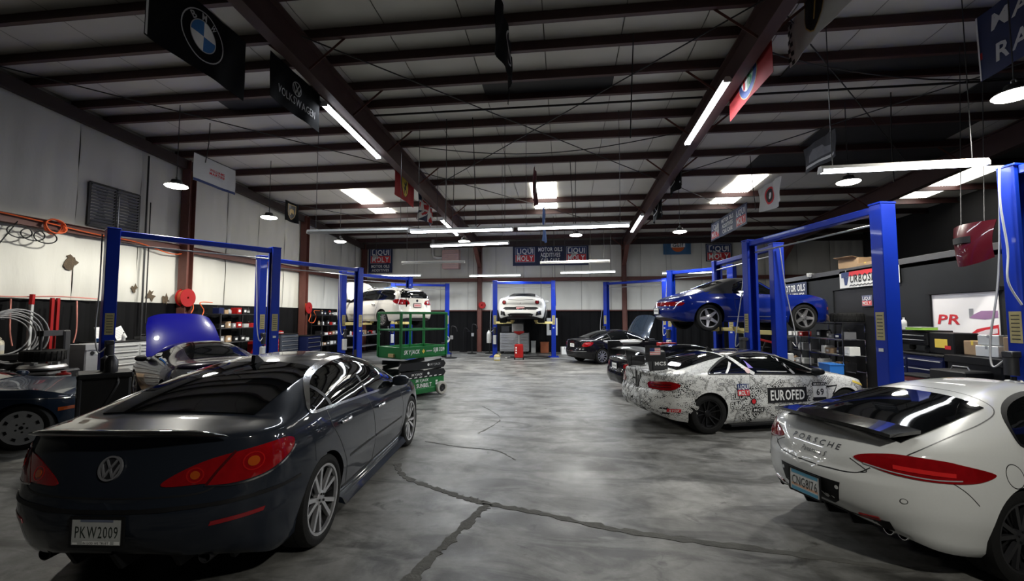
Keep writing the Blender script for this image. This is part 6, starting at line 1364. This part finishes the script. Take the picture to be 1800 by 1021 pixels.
for k, (y, c, lb) in enumerate(((8.55, BLUEPL, 'blue rag heap'), (8.95, WHITEP, 'white spray can'), (9.4, DARKST, 'dark tool case'), (9.7, WHITEP, 'white tub'))):
    if k % 2: bottle('spray_can', lb + ' standing on the silver tool chest', (-10.0, y, 1.205), .035, .2, c, cat='can')
    else: bxt('tool_case', lb + ' lying on the silver tool chest', 'case', (-10.0, y, 1.205), R(90), (.25, .16, .08), c, 'handle')
# black service cart beside the dark low car
sc = thing('service_machine', 'black service machine on castors between the grey sedan and the dark coupe', 'machine', (-6.0, 5.15, 0), R(-38)); b = MB(); b.box((0, 0, .55), (.56, .5, .86), bev=.03); b.build('body', BLACK, sc); b = MB(); b.box((0, .0, 1.0), (.6, .54, .07), bev=.02); b.build('top_tray', BLACK, sc)
b = MB(); b.box((-.02, -.256, .82), (.32, .012, .05)); b.build('display_strip', GRAYM, sc); b = MB(); b.box((0, -.258, .5), (.42, .01, .5), bev=.01); b.build('front_door', mat('satin black', (.006, .006, .007), .3), sc)
for s_ in (-1, 1):
    b = MB(); b.box((s_ * .27, -.24, .6), (.04, .04, .85), bev=.01); b.build('corner_rail', GUN, sc); b = MB(); b.cyl((s_ * .22, .12 - .03, .07), (s_ * .22, .12 + .03, .07), .07, 14); b.build('castor', RUB, sc, 40)
    b = MB(); b.tube(smooth_loop([(s_ * .2, .1, 1.0), (s_ * .42, .1, .9), (s_ * .45, -.05, .6), (s_ * .3, -.2, .4)], 6, False), .014, 6); b.build('hose', BLACK, sc, 60)
b = MB(); b.lathe([(0, 1.03), (.07, 1.03), (.07, 1.18), (.03, 1.25), (0, 1.25)], (.12, .05, 0), 16); b.lathe([(0, 1.03), (.05, 1.03), (.05, 1.2), (0, 1.24)], (-.1, 0, 0), 14); b.build('filter_cups', GUN, sc, 40)
# tyre changer and clutter on the far left
tc = thing('tyre_changer', 'dark tyre changing machine with turntable and arm at the far left', 'machine', (-9.45, 7.0, 0), R(20)); b = MB(); b.box((0, 0, .4), (.7, .8, .75), bev=.03); b.build('body', GUN, tc); b = MB(); b.lathe([(0, .8), (.3, .8), (.33, .84), (.3, .88), (0, .88)], n=28); b.build('turntable', GALV, tc, 40)
b = MB(); b.box((.0, .45, .9), (.16, .16, 1.2), bev=.02); b.bar((0, .45, 1.45), (0, -.1, 1.45), .1, .1); b.cyl((0, -.08, 1.5), (0, -.08, 1.0), .025, 10); b.build('mounting_arm', DARKST, tc)
for k in range(4): a = k * math.pi / 2; b = MB(); b.box((.2 * math.cos(a), .2 * math.sin(a), .91), (.09, .06, .05), rz=a); b.build('jaw', GALV, tc)
tyre('black tyre lying on the tyre changing machine', (-9.45, 7.0, 1.05), (R(90), 0, 0), .3, .2); tyre('black tyre leaning on the wall behind the tyre changing machine', (-10.45, 7.2, .34), (0, R(0), R(80)), .33, .22)
hc = thing('hose_coil', 'large coil of pale air hose hung above the tyre changing machine', 'hose', (-10.05, 6.85, 1.3))
for k in range(6): b = MB(); b.tube([(.06 * k - .1, (.42 + .05 * (k % 3)) * math.cos(a), (.34 + .03 * k) * math.sin(a) + .1) for a in np.linspace(0, 6.283, 29)[:-1]], .013, 6, closed=True); b.build('hose_loop', GRAYM, hc, 60)
b = MB(); b.box((-.35, 0, .42), (.5, .06, .04)); b.build('hook', DARKST, hc)
bottle('jerry_can', 'cream plastic jug standing above the tyre changing machine', (-10.05, 6.55, 1.07), .13, .36, mat('cream plastic', (.6, .56, .44), .5), cat='jug', handle=True); bottle('jerry_can', 'second cream plastic jug, further from the tyre changing machine arm', (-10.3, 6.85, 1.07), .13, .34, MATS['cream plastic'], cat='jug', handle=True)
bxt('work_stand', 'black bench under the two cream jugs', 'bench', (-10.2, 6.7, 0), R(60), (.7, .4, 1.02), BLACK, 'lip')
bxt('crate', 'cream crate behind the dark coupe nose', 'crate', (-8.8, 6.84, 0), R(15), (.34, .3, .62), MATS['cream plastic'], 'lip'); bottle('funnel_can', 'red funnel can standing on the cream crate', (-8.8, 6.84, .66), .1, .14, REDM, REDM, cat='can'); bxt('red_case', 'red case on the floor beside the tyre changing machine', 'case', (-8.95, 7.45, 0), R(30), (.35, .25, .25), REDM, 'handle')
bxt('small_box', 'brown carton on the floor below the silver tool chest', 'box', (-9.62, 8.75, 0), R(80), (.4, .3, .42), CARD, 'flaps'); bxt('small_box', 'white carton with red print on the floor below the silver tool chest', 'box', (-9.1, 7.95, 0), R(60), (.35, .28, .2), WHITEP, 'tape', m2=REDP)
# --- left wall, rear part
s1, zs = shelf((-10.3, 12.6, 0), R(90), 1.5, .5, 1.86, 5, DARKST, 'dark steel shelving rack behind the raised blue bonnet')
def fill_shelf(c, rz, w, zs, seed, where, group, hmax=.28):
    """single boxes, bottles and cases set out on the boards of one rack"""
    r = random.Random(seed); cols = [('red', REDM), ('white', WHITEP), ('black', BLACK), ('brown cardboard', CARD), ('grey', GRAYM), ('navy', NAVY), ('dark', GUN), ('pale', LGRAY)]; seen = {}
    ords = ('bottom', 'second', 'third', 'fourth', 'top')
    for i, z in enumerate(zs):
        x = -w / 2 + .1; k = 0
        while x < w / 2 - .12:
            cn, m = r.choice(cols); bw = r.uniform(.12, .26); h = r.uniform(.1, hmax); kind = r.choice(('box', 'box', 'bottle', 'case')); key = (i, cn, kind)
            seen[key] = seen.get(key, 0) + 1
            if seen[key] > 1: cn, m = cols[(k * 3 + i) % 8]; key = (i, cn, kind); seen[key] = seen.get(key, 0) + 1
            if seen[key] > 1: x += .06; k += 1; continue
            px, py = c[0] + math.cos(rz) * (x + bw / 2), c[1] + math.sin(rz) * (x + bw / 2); lb = f'{cn} {kind} on the {ords[min(i, 4)] if i < len(zs) - 1 else "top"} board of the {where}'
            if kind == 'bottle': bottle('fluid_bottle', lb, (px, py, z + .014), min(bw * .3, .06), h + .06, m, group=group)
            else: bxt('parts_' + kind, lb, kind, (px, py, z + .014), rz + r.uniform(-.12, .12), (bw, .24, h), m, 'label' if kind == 'box' else 'handle', group=group)
            x += bw + r.uniform(.03, .1); k += 1
fill_shelf((-10.3, 12.6), R(90), 1.5, zs[2:], 5, 'dark rack behind the raised bonnet', 'goods on the dark left rack', .2)
chest((-10.15, 13.88, 0), R(90), .9, .5, 1.0, 6, 1, REDM, 'red tool chest by the left wall beside the dark shelving rack'); chest((-10.15, 14.95, 0), R(90), 1.0, .5, 1.12, 6, 1, mat('slate enamel', (.05, .06, .08), .4), 'slate grey tool chest by the left wall between the second lift posts'); chest((-9.95, 16.1, 0), R(90), .9, .6, 1.02, 5, 1, NAVY, 'navy tool chest by the left wall under the second red hose reel')
bottle('funnel_can', 'red shop cap can on the slate grey tool chest', (-10.1, 14.7, 1.15), .1, .12, REDM, REDM, cat='can')
s2, zs = shelf((-10.25, 18.0, 0), R(90), 1.5, .5, 1.85, 5, DARKST, 'black shelving rack by the left wall near the back corner'); fill_shelf((-10.25, 18.0), R(90), 1.5, zs[1:], 9, 'black rack near the back corner', 'goods on the black left rack', .2)
wbn = thing('workbench', 'long grey workbench below the white estate car', 'workbench', (-9.75, 20.35, 0), R(90)); b = MB(); b.box((0, 0, .88), (2.8, .7, .05), bev=.006); b.build('benchtop', GRAYM, wbn)
for sx in (-1, 1):
    for sy in (-1, 1): b = MB(); b.box((sx * 1.3, sy * .3, .43), (.06, .06, .86)); b.build('leg', DARKST, wbn)
b = MB(); b.box((0, 0, .35), (2.6, .6, .03)); b.build('lower_shelf', GRAYM, wbn)
fill_shelf((-9.75, 20.35), R(90), 2.6, [.90], 12, 'grey workbench below the estate car', 'goods on the left workbench', .2)
wb2 = bxt('bumper_cover', 'white and black bumper cover standing on end near the scissor lift', 'bumper', (-5.25, 18.9, 0), R(20), (.2, .5, .62), BLACK); b = MB(); b.grid(lambda u, v: (.12 + .12 * math.sin(math.pi * v), (u - .5) * .6, .62 + .32 * v), 8, 8, th=.02); b.build('painted_shell', WHITEP, wb2, 50)
def pole_stand(label, loc, h, r=.22):
    t = thing('pole_stand', label, 'stand', loc, 0, 'round based pole stands'); b = MB(); b.lathe([(0, 0), (r, 0), (r, .03), (.04, .06), (0, .06)], n=24); b.build('base', BLACK, t, 40); b = MB(); b.cyl((0, 0, .05), (0, 0, h), .022, 10); b.build('pole', BLACK, t, 50)
    b = MB(); b.tube(smooth_loop([(0, 0, h - .05), (.04, 0, h + .1), (.2, 0, h + .05), (.26, 0, h - .12)], 5, False), .025, 8); b.build('nozzle_arm', BLACK, t, 60); b = MB(); b.box((.03, -.02, h * .7), (.12, .05, .16), bev=.01); b.build('holder', GRAYM, t); return t
pole_stand('black pole stand with round base beside the white bumper cover', (-4.8, 18.4, 0), 1.25, .26); pole_stand('black pole stand with bent nozzle against the back wall', (-4.35, 20.6, 0), 1.3); pole_stand('black pole stand with hoses left of the sports car lift post', (-3.55, 20.9, 0), 1.1)
# --- under and around the sports car
chest((-2.35, 21.0, 0), 0, 1.35, .55, 1.0, 6, 2, GRAYM, 'grey tool chest below the white sports car'); bxt('engine_part', 'silver engine block on the grey tool chest below the sports car', 'engine', (-2.2, 20.95, 1.03), .1, (.55, .35, .42), GALV, 'lip', m2=DARKST); bxt('engine_part', 'dark gearbox case beside the silver engine block', 'engine', (-2.75, 20.95, 1.03), -.2, (.4, .3, .26), GUN, 'lip')
ow = thing('oil_drainer', 'red wheeled oil drainer in front of the sports car lift', 'drainer', (-1.84, 18.0, 0)); b = MB(); b.box((0, 0, .36), (.34, .3, .56), bev=.03); b.build('tank', REDM, ow); b = MB(); b.cyl((0, 0, .62), (0, 0, 1.05), .02, 10); b.build('mast', GALV, ow); b = MB(); b.lathe([(.03, 1.02), (.2, 1.1), (.23, 1.16), (.22, 1.16), (.03, 1.05)], n=24); b.build('funnel_dish', REDM, ow, 40)
for sx in (-1, 1): b = MB(); b.cyl((sx * .18 - .02, 0, .07), (sx * .18 + .02, 0, .07), .07, 14); b.build('castor', RUB, ow, 40)
for k in range(3): V, fs = fill2d(rect(-.1, -.1 + .1 * k, .05, .06), .3); stamp(ow, 'print_mark', V, fs, flat((0, -.152, .4), (1, 0, 0), (0, 0, 1)), WHITE, .003)
bottle('fluid_jug', 'yellowish fluid jug on the floor before the left sports car lift post', (-2.68, 17.55, 0), .13, .30, mat('amber plastic', (.4, .33, .14), .5), cat='jug', handle=True); bottle('gas_bottle', 'silver cylinder strapped beside the left sports car lift post', (-3.25, 18.95, .62), .10, .62, LGRAY, cat='cylinder')
bxt('floor_bin', 'orange bin standing against the back wall', 'bin', (-.95, 21.7, 0), 0, (.4, .3, .5), mat('burnt orange', (.4, .12, .05), .6), 'lip'); bxt('floor_bin', 'pale grey bin between the lift and the orange bin', 'bin', (-1.5, 21.7, 0), 0, (.22, .2, .55), LGRAY, 'lip'); bxt('wall_display', 'pale framed machine panel behind the right sports car lift post', 'panel', (-.55, 20.6, .9), 0, (.5, .2, .8), LGRAY, 'label', m2=BLACK); bxt('parts_case', 'white carton by the right sports car lift post', 'carton', (.0, 20.9, 0), .2, (.3, .25, .35), WHITEP, 'tape', m2=GRAYM)
bxt('parts_case', 'blue case on the floor right of the sports car lift', 'case', (.55, 21.3, .35), .1, (.5, .35, .22), BLUEPL, 'handle'); bxt('work_stand', 'black bench right of the sports car lift', 'bench', (.6, 21.4, 0), 0, (1.1, .5, .35), BLACK, 'lip')
hs = thing('floor_hose', 'black hose lying in loops below the white sports car', 'hose', (-1.5, 18.8, .018)); b = MB(); b.tube(smooth_loop([(-.9, -.2, 0), (-.3, .1, 0), (.3, -.3, 0), (.9, .1, 0), (.5, .5, 0), (-.4, .4, 0), (-.8, .1, 0.02)], 8, False), .018, 6); b.build('hose_line', BLACK, hs, 60); b = MB(); b.cyl((-.9, -.2, 0), (-.98, -.24, 0), .022, 8); b.build('coupling', GALV, hs)
ht = thing('unit_heater', 'pale pink unit heater hung from the roof before the back wall', 'heater', (-5.6, 21.4, 4.15)); b = MB(); b.box((0, 0, .48), (.85, .45, .95), bev=.02); b.build('housing', mat('pink heater enamel', (.55, .36, .34), .5), ht)
for k in range(9): b = MB(); b.box((0, -.235, .12 + .09 * k), (.75, .02, .012)); b.build('louvre', GRAYM, ht)
b = MB(); b.tube(smooth_loop([(-.42, 0, .6), (-.8, 0, .6), (-.95, 0, .75), (-.95, 0, 1.5)], 5, False), .09, 12); b.build('flue_pipe', GALV, ht, 50)
for s_ in (-.35, .35): b = MB(); b.cyl((s_, 0, .95), (s_, 0, zp(21.4) - 4.15), .01, 6); b.build('hanger_rod', DARKST, ht)
# --- right side
od = thing('oil_drainer', 'red oil drainer with wide grey dish in front of the black saloon', 'drainer', (1.72, 13.4, 0)); b = MB(); b.lathe([(0, .1), (.16, .1), (.17, .13), (.17, .62), (.14, .68), (0, .68)], n=22); b.build('tank', REDM, od, 40); b = MB(); b.cyl((0, 0, .66), (0, 0, .95), .02, 10); b.build('mast', GALV, od); b = MB(); b.lathe([(.04, .93), (.5, .98), (.56, 1.03), (.55, 1.03), (.04, .95)], n=28); b.build('drain_dish', GRAYM, od, 40); b = MB(); b.tube(smooth_loop([(.1, -.12, .66), (.25, -.15, .6), (.22, -.2, .3), (-.1, -.2, .35), (-.2, -.12, .62)], 6, False), .012, 6); b.build('hose', mat('tan hose', (.45, .28, .14), .6), od, 60)
for k in range(3): a = k * 2.1; b = MB(); b.lathe([(0, -.02), (.05, -.02), (.05, .02), (0, .02)], (.15 * math.cos(a), .15 * math.sin(a), .05), 12, axis='y'); b.build('castor', RUB, od, 40)
s3, zs = shelf((6.53, 11.5, 0), R(-90), 1.4, .5, 1.62, 5, CHROME, 'chrome wire shelving rack by the office door', True, .025); fill_shelf((6.53, 11.5), R(-90), 1.4, zs[:4], 21, 'chrome wire rack by the office door', 'goods on the near wire rack', .2)
s4, zs4 = shelf((6.53, 13.1, 0), R(-90), 1.0, .5, 1.25, 4, CHROME, 'low chrome wire shelving rack beyond the taller one', True, .025); fill_shelf((6.53, 13.1), R(-90), 1.0, zs4, 23, 'low chrome wire rack', 'goods on the low wire rack', .2)
tyre('knobbly black tyre lying on the chrome wire rack', (6.5, 10.98, 1.74), (R(90), 0, 0), .33, .2); bxt('parts_box', 'brown carton on the chrome wire rack beside the knobbly tyre', 'box', (6.6, 11.45, 1.64), R(-80), (.35, .25, .14), CARD, 'tape')
bxt('blue_bin', 'bright blue plastic bin low on the chrome wire rack', 'bin', (6.12, 11.0, .45), R(-90), (.45, .3, .22), BLUEPL, 'lip')
eh = thing('engine_hoist', 'red engine hoist standing between the two wire racks', 'hoist', (5.55, 12.85, 0), R(-60)); eh.scale = (.72,) * 3; b = MB(); b.bar((-.5, -.35, .08), (.6, -.45, .08), .08, .08); b.bar((-.5, .35, .08), (.6, .45, .08), .08, .08); b.build('leg', REDM, eh); b = MB(); b.box((-.5, 0, .85), (.09, .09, 1.55), bev=.008); b.bar((-.5, -.38, .1), (-.5, .38, .1), .08, .08); b.build('mast', REDM, eh); b = MB(); b.bar((-.55, 0, 1.6), (.35, 0, 1.45), .07, .07); b.build('boom', REDM, eh); b = MB(); b.cyl((-.45, 0, .7), (-.05, 0, 1.5), .035, 10); b.build('ram', DARKST, eh)
chest((6.35, 8.6, 0), R(-90), 1.5, .6, 1.10, 6, 2, NAVY, 'navy tool chest with bright drawer rails in front of the office'); chest((6.45, 8.85, 1.13), R(-90), .85, .4, .36, 2, 1, BLACK, 'black top box on the navy tool chest', feet=False)
mb_ = bxt('monitor_cabinet', 'black cabinet with yellow notice on the navy tool chest', 'cabinet', (6.42, 8.12, 1.13), R(-95), (.55, .35, .36), BLACK, 'label', m2=YELP)
V, fs = fill2d(rect(.15, .12, .13, .06), .3); stamp(mb_, 'red_decal', V, fs, flat((0, -.178, 0), (1, 0, 0), (0, 0, 1)), REDP, .003)
bottle('spray_bottle', 'white spray bottle standing on the black top box', (6.3, 9.0, 1.52), .045, .22, WHITEP, WHITEP); bxt('green_rag', 'green rag and hose heap on the black top box', 'rag', (6.3, 8.6, 1.52), .2, (.3, .3, .05), GREENP, 'lip', m2=LGRAY)
bxt('work_stand', 'dark bench piled with cartons under the poster window', 'bench', (6.35, 7.35, 0), R(-90), (.9, .6, 1.1), BLACK, 'lip')
for k, (y, x_, z, dm, m, lb) in enumerate(((7.62, 6.4, 1.16, (.28, .25, .22), CARD, 'brown carton under the poster window'), (7.35, 6.35, 1.16, (.3, .25, .16), WHITEP, 'white carton under the poster window'), (7.38, 6.38, 1.33, (.26, .22, .15), LGRAY, 'pale carton stacked on the white carton'), (7.05, 6.4, 1.16, (.22, .2, .3), CARD, 'tall brown carton right of the white carton'))): bxt('parts_box', lb, 'box', (x_, y, z), R(-85 + 6 * k), dm, m, 'tape', m2=(YELP if m is CARD else GRAYM))
bxt('black_machine', 'black welding machine behind the right foreground lift post', 'machine', (5.72, 7.15, .0), R(-80), (.5, .45, .98), BLACK, 'handle', m2=GALV); chest((5.72, 7.85, 0), R(-80), .55, .4, .8, 4, 1, mat('dark red enamel', (.12, .01, .012), .4), 'dark red low tool chest beside the black welding machine')
bxt('roof_carton', 'brown carton with open flap on the office roof edge', 'box', (7.1, 11.6, 2.94), R(-75), (.55, .4, .24), CARD, 'flaps'); bxt('roof_carton', 'flat brown carton right of the open one on the office roof', 'box', (7.15, 11.0, 2.94), R(-90), (.6, .4, .08), CARD, 'tape')
cm = thing('security_camera', 'white dome camera at the office roof edge', 'camera', (6.78, 13.0, 2.9)); b = MB(); b.lathe([(0, -.07), (.05, -.05), (.07, 0), (.07, .06), (0, .06)], n=18); b.build('dome', WHITEP, cm, 40); b = MB(); b.box((.07, 0, .03), (.1, .06, .05)); b.build('bracket', WHITEP, cm)
bp = thing('bumper_shell', 'dark red car bumper shell hung above the office window', 'bumper', (6.55, 7.75, 2.5)); b = MB(); b.grid(lambda u, v: (-.22 * math.sin(math.pi * u) * (1 - .4 * v) - .05 * math.sin(3 * v), (u - .5) * .72 * (.75 + .25 * v), .05 + .68 * v + .12 * (2 * u - 1) ** 2 * (1 - v)), 20, 12, th=.02); b.build('shell', mat('wine red paint', (.045, .003, .007), .35, coat=.6, spec=.1), bp, 50)
b = MB(); b.grid(lambda u, v: (-.22 * math.sin(math.pi * (.3 + .4 * u)) - .035, (u - .5) * .3, .42 + .1 * v), 8, 3, th=.01); b.build('number_recess', BLACK, bp, 50); b = MB(); b.cyl((-.05, -.2, .7), (.1, -.2, zp(7.75) - 2.5), .006, 6); b.cyl((-.05, .2, .7), (.1, .2, zp(7.75) - 2.5), .006, 6); b.build('hanging_cord', DARKST, bp)
tag(wire('pole_cable', smooth_loop([(5.6, 6.25, 3.7), (5.58, 6.25, 3.2), (5.62, 6.24, 2.6), (5.6, 6.24, 2.2), (5.7, 6.2, 1.9)], 6, False), .012, LGRAY, None), 'pale cable hanging down beside the right foreground lift post', 'cable')
# under the blue convertible
bxt('parts_case', 'red tool case under the raised blue convertible', 'case', (3.1, 13.9, .75), .3, (.5, .3, .22), REDM, 'handle'); bxt('work_stand', 'dark cart with red case under the raised blue convertible', 'cart', (3.1, 13.9, 0), .3, (.7, .45, .75), BLACK, 'lip'); bxt('work_stand', 'low black cart between the convertible lift posts', 'cart', (5.75, 14.3, 0), 0, (.8, .5, .8), BLACK, 'lip'); bxt('parts_case', 'pale blue rag sack on the low black cart', 'sack', (5.7, 14.2, .85), .3, (.35, .3, .4), mat('pale cyan cloth', (.45, .6, .62), .8), 'lip')

rp = thing('roof_pad', 'bright blue pad lying on the roof of the white estate car', 'pad', (-6.55, 16.05, 1.4 + 1.44), R(148)); b = MB(); b.grid(lambda u, v: ((u - .5) * .5, (v - .5) * .3, .02 + .012 * math.sin(9 * u + 4 * v)), 10, 8, th=.02); b.build('cloth', BLUEPL, rp, 60); b = MB(); b.tube([(-.2, -.1, .04), (0, .02, .06), (.22, .1, .04)], .02, 8); b.build('rolled_edge', BLUEPL, rp, 60)
wc = thing('work_lamp', 'black work lamp on a bent stem against the back wall', 'lamp', (-5.0, 21.6, 0)); b = MB(); b.lathe([(0, 0), (.2, 0), (.2, .03), (0, .04)], n=20); b.build('base', BLACK, wc, 40); b = MB(); b.tube(smooth_loop([(0, 0, .03), (0, 0, 1.0), (.1, 0, 1.2), (.25, 0, 1.1)], 5, False), .018, 8); b.build('stem', BLACK, wc, 60); b = MB(); b.lathe([(0, 0), (.09, -.06), (.1, -.07), (.09, -.075), (0, -.02)], (.27, 0, 1.1), 16); b.build('shade', BLACK, wc, 40)
